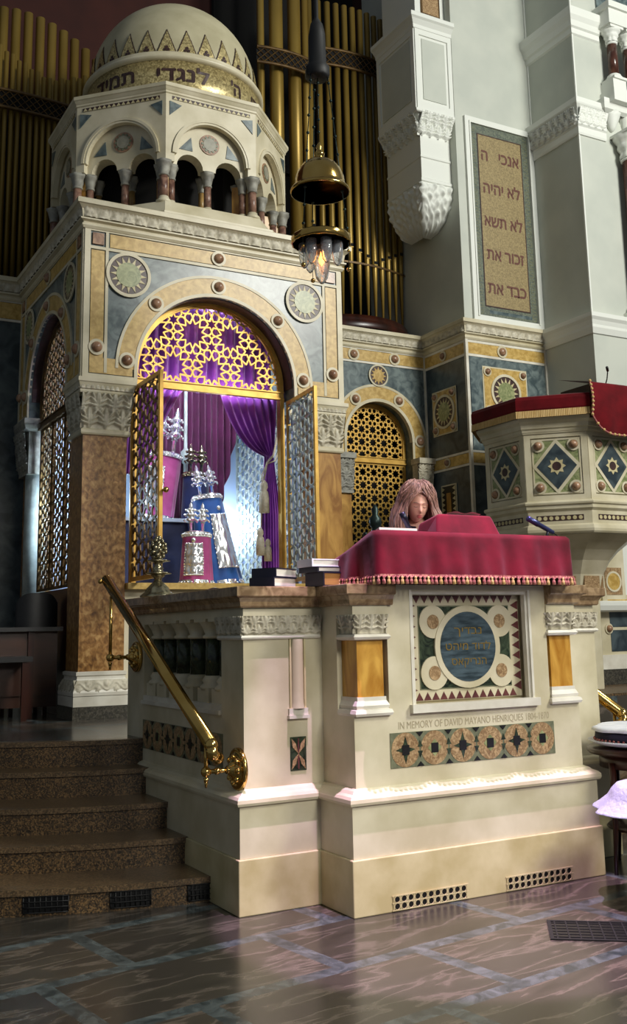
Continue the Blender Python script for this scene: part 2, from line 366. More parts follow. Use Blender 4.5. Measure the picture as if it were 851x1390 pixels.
    def boss(s, fr, cx, cz, r, d=0, ring=True):
        if ring: s.use(CREAM).disc(fr, cx, cz, r * 1.5, d, d + .012, 20)
        s.use(BOSS).lathe([(r, .01), (r * .97, .025), (r * .7, .045), (r * .3, .055), (.001, .057)], (cx, cz, d), 16, fr=fr); return s
    def roundel(s, fr, cx, cz, r, d=0, n=16, green=True, ring=True):
        if ring: s.use(CREAM).band(fr, cx, cz, r * .86, r, 0, 2 * pi, d, d + .014, 32)
        s.use(DARKBR).disc(fr, cx, cz, r * .87, d, d + .004, 32); s.use(YCREAM if green else SIENA)
        for i in range(n):
            t = 2 * pi * i / n; w_ = pi / n * .78
            s.prism(fr, [(cx + r * .52 * cos(t - w_), cz + r * .52 * sin(t - w_)), (cx + r * .82 * cos(t), cz + r * .82 * sin(t)), (cx + r * .52 * cos(t + w_), cz + r * .52 * sin(t + w_))], d, d + .009)
        s.use(GREENM if green else SIENA).disc(fr, cx, cz, r * .55, d, d + .012, 28); return s
    def build(s, name, parent=None, org=None, smooth=None):
        bmesh.ops.remove_doubles(s.bm, verts=s.bm.verts, dist=1e-5)
        bmesh.ops.recalc_face_normals(s.bm, faces=s.bm.faces)
        o0 = Vector(org) if org is not None else (parent.matrix_world_loc if False else (WL.get(parent.name, Vector()) if parent else Vector()))
        bmesh.ops.translate(s.bm, verts=s.bm.verts, vec=-o0)
        me = bpy.data.meshes.new(name); s.bm.to_mesh(me); s.bm.free()
        for m in s.mats: me.materials.append(m)
        o = bpy.data.objects.new(name, me); C.objects.link(o)
        if parent: o.parent = parent; o.location = o0 - WL.get(parent.name, Vector())
        else: o.location = o0
        WL[o.name] = o0.copy()
        return o
WL = {}
def thing(name, label, cat, loc=(0, 0, 0), group=None):
    o = bpy.data.objects.new(name, None); C.objects.link(o); o.location = loc; WL[o.name] = Vector(loc); o.empty_display_size = .1
    return tag(o, label, cat, group)
def tag(o, label, cat=None, group=None):
    o['label'] = label
    if cat: o['category'] = cat
    if group: o['group'] = group
    return o
def struct(o): o['kind'] = 'structure'; return o
def copy_tree(o, loc, label=None, group=None, rz=0):
    r = o.copy(); C.objects.link(r); r.location = loc; r.rotation_euler.z += rz
    if label: r['label'] = label
    if group: r['group'] = group
    for ch in list(o.children):
        c = ch.copy(); C.objects.link(c); c.parent = r
        for g in ch.children:
            d = g.copy(); C.objects.link(d); d.parent = c
    return r
def bevel(o, wdt=.006):
    m = o.modifiers.new('bevel', 'BEVEL'); m.width = wdt; m.segments = 2; m.limit_method = 'ANGLE'; m.angle_limit = .6; return o

# star lattice (polygons in contact)
def hankin(polys, ang):
    S = []
    for P in polys:
        n = len(P); cx = sum(p[0] for p in P) / n; cy = sum(p[1] for p in P) / n; rays = []
        for i in range(n):
            a, b = P[i], P[(i + 1) % n]; m = ((a[0] + b[0]) / 2, (a[1] + b[1]) / 2); e = atan2(b[1] - a[1], b[0] - a[0])
            if (cx - a[0]) * (b[1] - a[1]) - (cy - a[1]) * (b[0] - a[0]) > 0: e += pi; fl = True
            else: fl = False
            rays.append((m, e + ang, e + pi - ang) if not fl else (m, e + pi - ang, e + ang))
        for i in range(n):
            m1, f1, b1 = rays[i]; m2, f2, b2 = rays[(i + 1) % n]
            d1 = (cos(f1), sin(f1)); d2 = (cos(b2), sin(b2)); det = d1[0] * d2[1] - d1[1] * d2[0]
            if abs(det) < 1e-6: continue
            t = ((m2[0] - m1[0]) * d2[1] - (m2[1] - m1[1]) * d2[0]) / det
            p = (m1[0] + d1[0] * t, m1[1] + d1[1] * t); S += [(m1, p), (p, m2)]
    return S
def reg(cx, cy, r, n, rot): return [(cx + r * cos(rot + 2 * pi * i / n), cy + r * sin(rot + 2 * pi * i / n)) for i in range(n)]
def hex_pattern(a0, b0, a1, b1, e):   # e = hexagon side, stars of six points
    P = []; w_ = e * sqrt(3); j = -1
    while b0 + j * 1.5 * e < b1 + 2 * e:
        i = -1
        while a0 + i * w_ < a1 + 2 * w_: P.append(reg(a0 + i * w_ + (w_ / 2 if j % 2 else 0), b0 + j * 1.5 * e, e, 6, pi / 6)); i += 1
        j += 1
    return hankin(P, math.radians(68))
def dod_pattern(a0, b0, a1, b1, e):   # squares, hexagons and twelve-sided stars
    P = []; R12 = e / (2 * sin(pi / 12)); ap12 = e / (2 * math.tan(pi / 12)); ap6 = e * sqrt(3) / 2; D = 2 * (ap12 + e / 2)
    j = -1; sq = set()
    while b0 + j * D * sqrt(3) / 2 < b1 + D:
        i = -2
        while a0 + i * D < a1 + D:
            cx = a0 + i * D + (D / 2 if j % 2 else 0); cz = b0 + j * D * sqrt(3) / 2
            P.append(reg(cx, cz, R12, 12, pi / 12))
            for k in range(6):
                t = k * pi / 3
                x, z = cx + D / 2 * cos(t), cz + D / 2 * sin(t); ky = (round(x, 3), round(z, 3))
                if ky not in sq: sq.add(ky); P.append(reg(x, z, e / sqrt(2), 4, t + pi / 4))
                t += pi / 6; x, z = cx + D / sqrt(3) * cos(t), cz + D / sqrt(3) * sin(t); ky = (round(x, 3), round(z, 3))
                if ky not in sq: sq.add(ky); P.append(reg(x, z, e, 6, 0 if True else 0))
            i += 1
        j += 1
    return hankin(P, math.radians(66))
def oct_pattern(a0, b0, a1, b1, e):   # octagons and squares, eight-pointed stars
    P = []; D = e * (1 + sqrt(2)); Ro = e / (2 * sin(pi / 8))
    for j in range(-1, int((b1 - b0) / D) + 3):
        for i in range(-1, int((a1 - a0) / D) + 3):
            P.append(reg(a0 + i * D, b0 + j * D, Ro, 8, pi / 8)); P.append(reg(a0 + (i + .5) * D, b0 + (j + .5) * D, e / sqrt(2), 4, 0))
    return hankin(P, math.radians(66))
def lattice(mb, fr, segs, inside, wd, d0, d1, n=4):
    for p, q in segs:
        ts = []
        for k in range(n):
            a = k / n; b = (k + 1) / n
            A = (p[0] + (q[0] - p[0]) * a, p[1] + (q[1] - p[1]) * a); B = (p[0] + (q[0] - p[0]) * b, p[1] + (q[1] - p[1]) * b)
            if inside(*A) and inside(*B): ts.append(k)
        if not ts: continue
        a, b = ts[0] / n, (ts[-1] + 1) / n
        A = (p[0] + (q[0] - p[0]) * a, p[1] + (q[1] - p[1]) * a); B = (p[0] + (q[0] - p[0]) * b, p[1] + (q[1] - p[1]) * b)
        L_ = hypot(B[0] - A[0], B[1] - A[1])
        if L_ < 1e-4: continue
        dx, dz = (B[0] - A[0]) / L_, (B[1] - A[1]) / L_; h = wd / 2; A = (A[0] - dx * h * .4, A[1] - dz * h * .4); B = (B[0] + dx * h * .4, B[1] + dz * h * .4)
        mb.prism(fr, [(A[0] - dz * h, A[1] + dx * h), (B[0] - dz * h, B[1] + dx * h), (B[0] + dz * h, B[1] - dx * h), (A[0] + dz * h, A[1] - dx * h)], d0, d1)
def text_mesh(body, size, offset=0.0):
    """outlines of the text, each glyph contour filled on its own (with its holes)"""
    cu = bpy.data.curves.new('t', 'FONT'); cu.body = body; cu.size = 10; cu.align_x = 'CENTER'; cu.align_y = 'CENTER'; cu.resolution_u = 3; cu.fill_mode = 'NONE'
    o = bpy.data.objects.new('t', cu); C.objects.link(o); bpy.context.view_layer.update()
    me = bpy.data.meshes.new_from_object(o.evaluated_get(bpy.context.evaluated_depsgraph_get()))
    V = [v.co.copy() for v in me.vertices]; nb = {}
    for e in me.edges:
        p, q = e.vertices; nb.setdefault(p, []).append(q); nb.setdefault(q, []).append(p)
    me_e = {tuple(e.vertices) for e in me.edges}
    bpy.data.objects.remove(o); bpy.data.curves.remove(cu); bpy.data.meshes.remove(me)
    seen = set(); loops = []
    for st in nb:
        if st in seen: continue
        lp = [st]; seen.add(st); cur = min(nb[st]) if (st, st + 1) not in me_e else st + 1
        if cur not in nb[st]: cur = nb[st][0]
        while cur not in seen:
            seen.add(cur); lp.append(cur); nx = [q for q in nb[cur] if q not in seen]
            if not nx: break
            cur = nx[0]
        if len(lp) > 2: loops.append(lp)
    area_ = lambda lp: sum(V[lp[i]].x * V[lp[(i + 1) % len(lp)]].y - V[lp[(i + 1) % len(lp)]].x * V[lp[i]].y for i in range(len(lp))) / 2
    def inside(p, lp):
        c = False; j = len(lp) - 1
        for i in range(len(lp)):
            A, B_ = V[lp[i]], V[lp[j]]
            if (A.y > p.y) != (B_.y > p.y) and p.x < (B_.x - A.x) * (p.y - A.y) / (B_.y - A.y) + A.x: c = not c
            j = i
        return c
    big = max(loops, key=lambda l: abs(area_(l))); sg = area_(big) > 0
    outer = [l for l in loops if all(inside(V[l[0]], m) is False or (area_(m) > 0) == (area_(l) > 0) for m in loops if m is not l)]
    holes = [l for l in loops if l not in outer]; OV = []; OF = []
    for l in outer:
        bm = bmesh.new(); k = size / 10
        for lp in [l] + [h for h in holes if inside(V[h[0]], l)]:
            vs_ = [bm.verts.new(V[i] * k * 1000) for i in lp]
            for i in range(len(vs_)): bm.edges.new((vs_[i], vs_[(i + 1) % len(vs_)]))
        bmesh.ops.triangle_fill(bm, edges=bm.edges[:], use_beauty=False, use_dissolve=False)
        bm.verts.index_update(); n0 = len(OV); OV += [v.co / 1000 for v in bm.verts]; OF += [tuple(n0 + v.index for v in f.verts) for f in bm.faces]; bm.free()
    return OV, OF
def letters(mb, fr, body, cx, cz, size, d, off=.0, fn=None, wide=None, bold=0):
    V, Fc = text_mesh(body, size, off)
    if not V: return
    if wide:
        x0 = min(v.x for v in V); x1 = max(v.x for v in V); k = wide / (x1 - x0); xm = (x0 + x1) / 2
        for v in V: v.x = (v.x - xm) * k
    for k, (sx, sy) in enumerate(((0, 0), (bold, 0), (-bold, 0), (0, bold), (0, -bold)) if bold else ((0, 0),)):
        mb.mesh([fr(cx + v.x + sx, cz + v.y + sy, d + k * .0001) if fn is None else fn(cx + v.x + sx, cz + v.y + sy, d) for v in V], Fc)
HB = lambda s: s[::-1]

# ================================================================== SETTING
def arch_outline(a0, b0, a1, b1, cx, r, sp, seg=28):
    """a wall face with a round-headed opening that reaches its lower edge"""
    pts = [(a0, b0), (cx - r, b0)] + [(cx - r * cos(pi * i / seg), sp + r * sin(pi * i / seg)) for i in range(seg + 1)] + [(cx + r, b0), (a1, b0), (a1, b1), (a0, b1)]
    return pts
XC = 4.105      # centre line of the reading platform
mb = MB().use(FLOOR); mb.box(-7, -6, -.1, 18, 10.5, 0); struct(mb.build('floor'))
# dais: the upper floor, ends in a round flight of steps on each side
def arc_pts(cx, cy, R, x_from, x_to, n=20):
    t0, t1 = math.asin((x_from - cx) / R), math.asin((x_to - cx) / R)
    return [(cx + R * sin(t0 + (t1 - t0) * i / n), cy - R * cos(t0 + (t1 - t0) * i / n)) for i in range(n + 1)]
CXL, CYL, CXR = 3.1, 10.0, 2 * XC - 3.1
mb = MB().use(FLOOR)
pl = [(-6, 14.2), (-6, 9.99)] + arc_pts(CXL, CYL, 2.44, CXL - 2.43, 2.7) + arc_pts(CXR, CYL, 2.44, 2 * XC - 2.7, 7.5) + [(7.5, 8.55), (14, 8.55), (14, 14.2)]
V = [(x, y, z) for z in (.845, -.05) for x, y in pl]; n = len(pl)
mb.mesh(V, [tuple(range(n)), tuple(range(2 * n - 1, n - 1, -1))] + [(i, (i + 1) % n, n + (i + 1) % n, n + i) for i in range(n)])
o = mb.build('dais'); struct(o)
def stair(name, cx, xi, side, label):
    """xi is the x of the platform wall the steps run into; side -1 = steps lie to the left of it"""
    t = thing(name, label, 'steps', (cx, CYL - 2.9, 0))
    rs = [3.9, 3.5, 3.14, 2.72, 2.48]; zs = [0, .15, .315, .485, .665, .848]
    for k, R in enumerate(rs):
        mb = MB(); lim = lambda r: cx - r * .995 if side < 0 else min(cx + r * .995, 7.49); far = lim(R); ns = 30
        outer = arc_pts(cx, CYL, R, far, xi, ns); inner = arc_pts(cx, CYL, (rs[k + 1] if k < 4 else 2.44) - .03, lim((rs[k + 1] if k < 4 else 2.44) - .03), xi, ns)
        z0, z1 = zs[k], zs[k + 1]
        def ring(po, pi_, a, b, m):
            mb.use(m); V = []; n = len(po)
            for (x, y), (u, v) in zip(po, pi_): V += [(x, y, a), (x, y, b), (u, v, b), (u, v, a)]
            mb.mesh(V, [(4 * i + q, 4 * i + (q + 1) % 4, 4 * i + 4 + (q + 1) % 4, 4 * i + 4 + q) for i in range(n - 1) for q in range(4)] + [(0, 1, 2, 3), tuple(4 * n - 4 + q for q in (3, 2, 1, 0))])
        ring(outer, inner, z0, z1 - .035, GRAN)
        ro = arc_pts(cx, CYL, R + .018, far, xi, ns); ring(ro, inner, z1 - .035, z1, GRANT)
        mb.build('step', t)
    # black iron vents in the lowest riser
    for (xa, xb) in (((1.55, 1.79), (2.02, 2.25), (2.47, 2.66), (1.0, 1.24)) if side < 0 else ((6.3, 6.54), (5.75, 5.98))):
        mb = MB(); aa = math.asin((xa - cx) / 3.905); ab = math.asin((xb - cx) / 3.905)
        Pc = lambda s_, z, r=3.905: (cx + r * sin(aa + (ab - aa) * s_), CYL - r * cos(aa + (ab - aa) * s_), z)
        mb.use(BLACK).grid(lambda u, v: Pc(u, .022 + .085 * v, 3.903), 6, 1)
        mb.use(IRON)
        for q in range(9): mb.tube([Pc(q / 8, .02, 3.91), Pc(q / 8, .11, 3.91)], .004, 5)
        for zz in (.02, .05, .08, .11): mb.tube([Pc(q / 6, zz, 3.912) for q in range(7)], .004, 5)
        mb.build('vent_grille', t)
    return t
stair('granite_steps', CXL, 2.70, -1, 'five curved brown granite steps climbing to the dais left of the marble reading platform')
stair('granite_steps', CXR, 2 * XC - 2.70, 1, 'curved brown granite steps half hidden behind the right end of the marble reading platform')
YW = 12.19; XP, YP = 8.65, 11.15; XR, YR = 10.1, 10.15

def line_h(mb, fr, a0, a1, z, w_=.03, d=.012): mb.use(WHITEM).fbox(fr, a0, z - w_ / 2, a1, z + w_ / 2, 0, d)
def cove_path(path, base=None):
    mb = MB().use(CREAM)
    mb.sweep(path, [(0, 5.62), (.02, 5.62), (.035, 5.645), (.035, 5.66), (.018, 5.67), (.02, 5.685), (.055, 5.70), (.055, 5.715), (.03, 5.725), (.045, 5.81), (.085, 5.845), (.10, 5.85), (.10, 5.90), (.085, 5.91), (0, 5.91)])
    mb.use(CARVE)
    for p, q in zip(path, path[1:]):
        d = (Vector(q) - Vector(p)); L_ = d.length; d.normalize()
        if L_ > 4: continue
        fr = F((p[0], p[1], 0), (d.x, d.y, 0), (d.y, -d.x, 0)); mb.carve(fr, -.02, 5.728, L_ + .02, 5.842, .034, .03, .13, 0, .03, .014)
    return mb
# --- rear wall with the small arch, right of the ark
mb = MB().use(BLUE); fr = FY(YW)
mb.prism(fr, arch_outline(5.3, .845, XP + .02, 5.66, 7.83, .565, 4.30), -.3, 0)
mb.use(CREAM).band(fr, 7.83, 4.30, .555, .60, 0, pi, -.05, .02, 30); mb.band(fr, 7.83, 4.30, .775, .81, 0, pi, 0, .014, 30)
mb.use(SIENA).band(fr, 7.83, 4.30, .60, .775, 0, pi, 0, .01, 30)
for s_ in (-1, 1):
    a, b = sorted((7.83 + s_ * .60, 7.83 + s_ * .775)); mb.use(SIENA).fbox(fr, a, 4.04, b, 4.30, 0, .01)
    for q in (.5775, .7925): mb.use(CREAM).fbox(fr, 7.83 + s_ * q - .018, 4.04, 7.83 + s_ * q + .018, 4.30, 0, .018)
mb.use(SIENA).fbox(fr, 5.6, 5.44, XP, 5.60, 0, .01); line_h(mb, fr, 5.6, XP, 5.42); line_h(mb, fr, 5.6, XP, 5.62)
o = struct(mb.build('wall_back'))
def boss_part(fr, x, z, r, par, d=.012):
    b = MB(); b.boss(fr, x, z, r, d); return b.build('marble_boss', par)
for x, z in ((7.42, 5.52), (8.12, 5.52), (7.83 - .6875 * cos(.95), 4.30 + .6875 * sin(.95)), (7.83 + .6875 * cos(1.05), 4.30 + .6875 * sin(1.05)), (8.52, 4.32)): boss_part(fr, x, z, .062, o)
b = MB(); b.roundel(fr, 7.83, 5.24, .165, .012, 12, False); b.build('sun_roundel', o)
# left of the ark
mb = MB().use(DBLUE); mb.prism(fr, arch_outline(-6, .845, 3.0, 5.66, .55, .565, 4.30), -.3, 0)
mb.use(SIENA).fbox(fr, -6, 5.40, 2.72, 5.60, 0, .01); line_h(mb, fr, -6, 2.72, 5.38); line_h(mb, fr, -6, 2.72, 5.62)
mb.use(CREAM).band(fr, .55, 4.30, 1.84, 1.88, 0, pi / 2, 0, .016, 24); mb.band(fr, .55, 4.30, 1.58, 1.62, 0, pi / 2, 0, .016, 24); mb.use(SIENA).band(fr, .55, 4.30, 1.62, 1.84, 0, pi / 2, 0, .01, 24)
mb.use(SIENA).fbox(fr, 2.17, 3.98, 2.39, 4.3, 0, .01); mb.use(CREAM).fbox(fr, 2.1, 3.94, 2.45, 3.98, 0, .03)
mb.use(CREAM).fbox(fr, -6, 1.5, 2.72, 1.56, 0, .04); mb.fbox(fr, -6, .845, 2.72, 1.2, 0, .05)
o = struct(mb.build('wall_left')); boss_part(fr, 2.28, 4.22, .065, o)
# pilaster capitals and shafts carried by the rear wall
def pilaster(name, x0, x1, y, label, g=None, cm=GCARVE, sm=SIENAD):
    t = thing(name, label, 'pilaster', ((x0 + x1) / 2, y - .08, .845), g); fr = FY(y)
    mb = MB().use(sm); mb.fbox(fr, x0 + .04, 1.3, x1 - .04, 3.5, 0, .12); mb.build('shaft', t)
    mb = MB().use(WHITEM); mb.fbox(fr, x0, .845, x1, 1.15, 0, .2); mb.fbox(fr, x0 + .02, 1.15, x1 - .02, 1.3, 0, .16); mb.build('base', t)
    mb = MB().use(cm); mb.fbox(fr, x0, 3.96, x1, 4.04, 0, .22); mb.fbox(fr, x0 + .02, 3.50, x1 - .02, 3.96, 0, .13); mb.fbox(fr, x0 + .02, 3.48, x1 - .02, 3.52, 0, .16)
    mb.carve(fr, x0 + .01, 3.53, x1 - .01, 3.95, .135, .05, .14, 3, .04, .009); mb.build('capital', t)
pilaster('pilaster', 7.02, 7.30, YW, 'pilaster with grey carved capital beside the brown corner pillar, left of the small arched lattice', None)
pilaster('pilaster', 8.36, 8.64, YW, 'pilaster with grey carved capital right of the small arched lattice, above the woman', None, CARVE)
pilaster('pilaster', 2.05, 2.45, YW, 'dark pilaster at the far left edge behind the wooden pew', None, GCARVE, PILLAR)
# cornice round wall, projecting pier and right-hand wall
struct(cove_path([(5.72, YW), (XP, YW), (XP, YP), (XR, YP)]).build('trim_1'))
mb = MB().use(PLTRIM); mb.sweep([(XR, YP), (XR, YR), (14.5, YR)], [(0, 5.62), (.02, 5.62), (.05, 5.70), (.05, 5.74), (.07, 5.80), (.10, 5.84), (.10, 5.90), (0, 5.91)]); struct(mb.build('trim_2'))
struct(cove_path([(-6, YW), (-1, YW), (2.72, YW)]).build('trim_3'))
# pier: lower inlaid part and upper plaster
mb = MB().use(DBLUE); mb.box(XP, YP, .845, XR + .1, YW + .4, 5.66)
frl, frf = FX(XP), FY(YP)
for fr_, a0, a1 in ((frl, YP, YW), (frf, XP, XR)):
    mb.use(SIENA).fbox(fr_, a0, 5.42, a1, 5.58, 0, .01); line_h(mb, fr_, a0, a1, 5.60, .035); line_h(mb, fr_, a0, a1, 5.40, .035)
    mb.use(SIENA).fbox(fr_, a0, 3.86, a1, 4.0, 0, .01); line_h(mb, fr_, a0, a1, 4.02); line_h(mb, fr_, a0, a1, 3.84)
mb.use(BLUE).fbox(frf, XP + .05, 4.03, XR, 5.38, 0, .006)
mb.use(WHITEM).box(XP - .022, YP - .022, .845, XP + .022, YP + .022, 5.62); mb.box(XR - .03, YP - .03, .845, XR, YP, 5.62)
mb.use(WHITEM).box(XP - .012, YW - .05, .845, XP, YW, 5.62)
o = struct(mb.build('wall_pier'))
boss_part(frl, 11.68, 5.50, .05, o); boss_part(frf, 9.28, 5.50, .06, o); boss_part(frl, 11.68, 3.93, .045, o)
def star_panel(fr, cx, cz, w_, h_, par, r):
    b = MB().use(CREAM).fbox(fr, cx - w_ / 2, cz - h_ / 2, cx + w_ / 2, cz + h_ / 2, .006, .014); b.use(SIENA).fbox(fr, cx - w_ / 2 + .02, cz - h_ / 2 + .02, cx + w_ / 2 - .02, cz + h_ / 2 - .02, .014, .018)
    b.roundel(fr, cx, cz, r, .018, 16)
    for sx in (-1, 1):
        for sz in (-1, 1): b.boss(fr, cx + sx * (w_ / 2 - .08), cz + sz * (h_ / 2 - .08), .045, .018)
    return b.build('star_panel', par)
star_panel(frf, 9.31, 4.90, .80, .72, o, .27); star_panel(frl, 11.70, 4.68, .58, .66, o, .25)
b = MB().use(CREAM).fbox(frl, 11.50, 2.9, 11.86, 3.62, .006, .014); b.use(BLACK).fbox(frl, 11.52, 2.92, 11.84, 3.60, .014, .018); b.use(SIENAD).fbox(frl, 11.63, 3.0, 11.73, 3.5, .018, .024)
b.use(YCREAM)
for q in range(9):
    for s_, a in ((1, 11.52), (-1, 11.84)): b.prism(frl, [(a, 2.94 + q * .073), (a + s_ * .07, 2.975 + q * .073), (a, 3.01 + q * .073)], .018, .023)
b.build('inlaid_panel', o)
mb = MB().use(PLASTER); mb.box(XP, YP, 5.66, XR + .1, 13.6, 14); struct(mb.build('wall_pier_upper'))
mb = MB().use(PLASTER); mb.box(XR, YR, .845, 14.6, 13.6, 14); mb.use(PLTRIM).box(XR - .012, YR - .012, 5.9, XR + .012, YR + .012, 14); mb.box(XR - .015, YP - .03, 5.9, XR, YP, 14); o = struct(mb.build('wall_right'))
mb = MB().use(CREAM); mb.box(9.35, 9.95, .845, 14, YR, 2.0); struct(mb.build('wall_right_base'))
# dado inlay at the foot of the right wall
b = MB(); fr = FY(9.95)
b.use(CREAM).fbox(fr, 9.35, 1.22, 14, 1.96, 0, .03); b.use(SIENA).fbox(fr, 9.35, 1.90, 14, 1.94, .03, .05); b.use(WHITEM).fbox(fr, 9.35, 1.06, 14, 1.24, 0, .06); b.use(GRANG).fbox(fr, 9.35, .845, 14, 1.06, 0, .08)
for k in range(8):
    x = 9.80 + k * .42
    for z in (1.28, 1.59): b.use(DBLUE).fbox(fr, x, z, x + .36, z + .27, .03, .036)
    b.boss(fr, x - .03, 1.57, .045, .032)
b.build('dado_inlay', o)
# carved string course and upper moulding, right wall
mb = MB().use(GRAN); mb.box(7.75, 8.6, .846, 12.5, 9.9, .87); struct(mb.build('trim_7'))
path = [(XR, YP), (XR, YR), (10.62, YR)]
mb = MB().use(PLTRIM); mb.sweep(path, [(0, 8.60), (.02, 8.60), (.03, 8.63), (.03, 8.72), (.05, 8.74), (0.04, 8.75), (.05, 8.98), (.10, 9.03), (.11, 9.05), (.11, 9.13), (0, 9.14)])
mb.use(PLTRIM)
mb.carve(FX(XR), YR - .04, 8.75, YP, 9.0, .045, .06, .13, 3, .04, .010); mb.carve(FY(YR), XR - .04, 8.75, 10.6, 9.0, .045, .06, .13, 3, .04, .010)
struct(mb.build('trim_4'))
mb = MB().use(PLTRIM); mb.sweep(path, [(0, 10.18), (.03, 10.2), (.03, 10.28), (.06, 10.3), (.08, 10.38), (.12, 10.44), (.13, 10.5), (.13, 10.56), (0, 10.57)]); struct(mb.build('trim_5'))
# wide shelf blocks the upper colonettes stand on
mb = MB().use(PLTRIM)
for x in (10.74, 11.06):
    mb.box(x - .16, YR - .28, 9.14, x + .16, YR, 9.34); mb.box(x - .13, YR - .25, 9.34, x + .13, YR, 9.50)
    mb.lathe([(.02, 8.78), (.06, 8.82), (.10, 8.92), (.13, 9.0), (.15, 9.06)], (x, YR - .02, 0), 20, rib=lambda t, z: .10 * cos(8 * t + z * 30))
    mb.box(x - .17, YR - .3, 10.36, x + .17, YR, 10.6); mb.box(x - .2, YR - .34, 10.6, x + .2, YR, 10.7)
mb.sweep([(10.55, YR), (10.55, YR - .1), (11.6, YR - .1)], [(0, 9.02), (.06, 9.05), (.08, 9.14), (.08, 9.2), (0, 9.2)])
mb.use(BLUE).box(10.62, YR - .03, 10.7, 11.8, YR, 11.6)
struct(mb.build('trim_6'))
def colonette(x, y, z0, z1, r, label, mat_=RUSTCOL, cap=.26, cm=PLTRIM, g=None, nm='colonette'):
    t = thing(nm, label, 'column', (x, y, z0), g)
    b = MB().use(cm); b.box(x - r * 1.7, y - r * 1.7, z0, x + r * 1.7, y + r * 1.7, z0 + .25 * r * 2)
    b.lathe([(r * 1.6, z0 + .5 * r), (r * 1.65, z0 + .75 * r), (r * 1.3, z0 + r), (r * 1.35, z0 + 1.3 * r), (r * 1.02, z0 + 1.6 * r)], (x, y, 0), 18); b.build('base', t)
    b = MB().use(mat_); b.lathe([(r, z0 + 1.6 * r), (r * .96, z1 - cap)], (x, y, 0), 20); b.build('shaft', t)
    b = MB().use(cm); H_ = cap
    b.lathe([(r * 1.0, z1 - H_), (r * 1.15, z1 - H_ + .012), (r * 1.15, z1 - H_ + .03), (r * 1.0, z1 - H_ + .04)], (x, y, 0), 18)
    def cap_fn(u, v):
        t_ = 2 * pi * u; rr = r * (1.02 + .75 * v ** 2.2 + .16 * abs(sin(4 * t_)) * (1 if v < .5 else .4) + .14 * abs(cos(4 * t_)) * (v > .45) + .12 * (sin(v * 16)))
        return (x + rr * cos(t_), y + rr * sin(t_), z1 - H_ + .04 + (H_ - .075) * v)
    b.grid(cap_fn, 40, 10, wrap=True); b.box(x - r * 1.75, y - r * 1.75, z1 - .04, x + r * 1.75, y + r * 1.75, z1); b.build('capital', t)
    return t
colonette(10.74, YR - .15, 9.50, 10.36, .075, 'left of the two small dark red marble columns high on the right wall')
colonette(11.06, YR - .15, 9.50, 10.36, .075, 'small dark red marble column cut by the right edge at the top')
colonette(10.93, YR - .16, 5.92, 8.70, .125, 'tall dark red marble column at the right edge, below the two small ones', cap=.42)
mb = MB().use(PLASTER); mb.box(11.25, YR - .18, 5.92, 12.4, YR, 8.6); struct(mb.build('wall_right_pilaster'))
# organ chamber behind
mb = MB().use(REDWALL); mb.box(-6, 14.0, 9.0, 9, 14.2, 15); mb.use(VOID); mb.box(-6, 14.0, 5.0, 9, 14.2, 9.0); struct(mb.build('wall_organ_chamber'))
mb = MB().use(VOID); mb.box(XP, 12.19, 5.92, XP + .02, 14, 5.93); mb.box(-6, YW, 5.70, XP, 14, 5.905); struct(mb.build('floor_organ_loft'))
mb = MB().use(VOID); mb.box(6.0, 13.9, 9.0, 8.65, 13.99, 14.5); struct(mb.build('wall_organ_backing'))

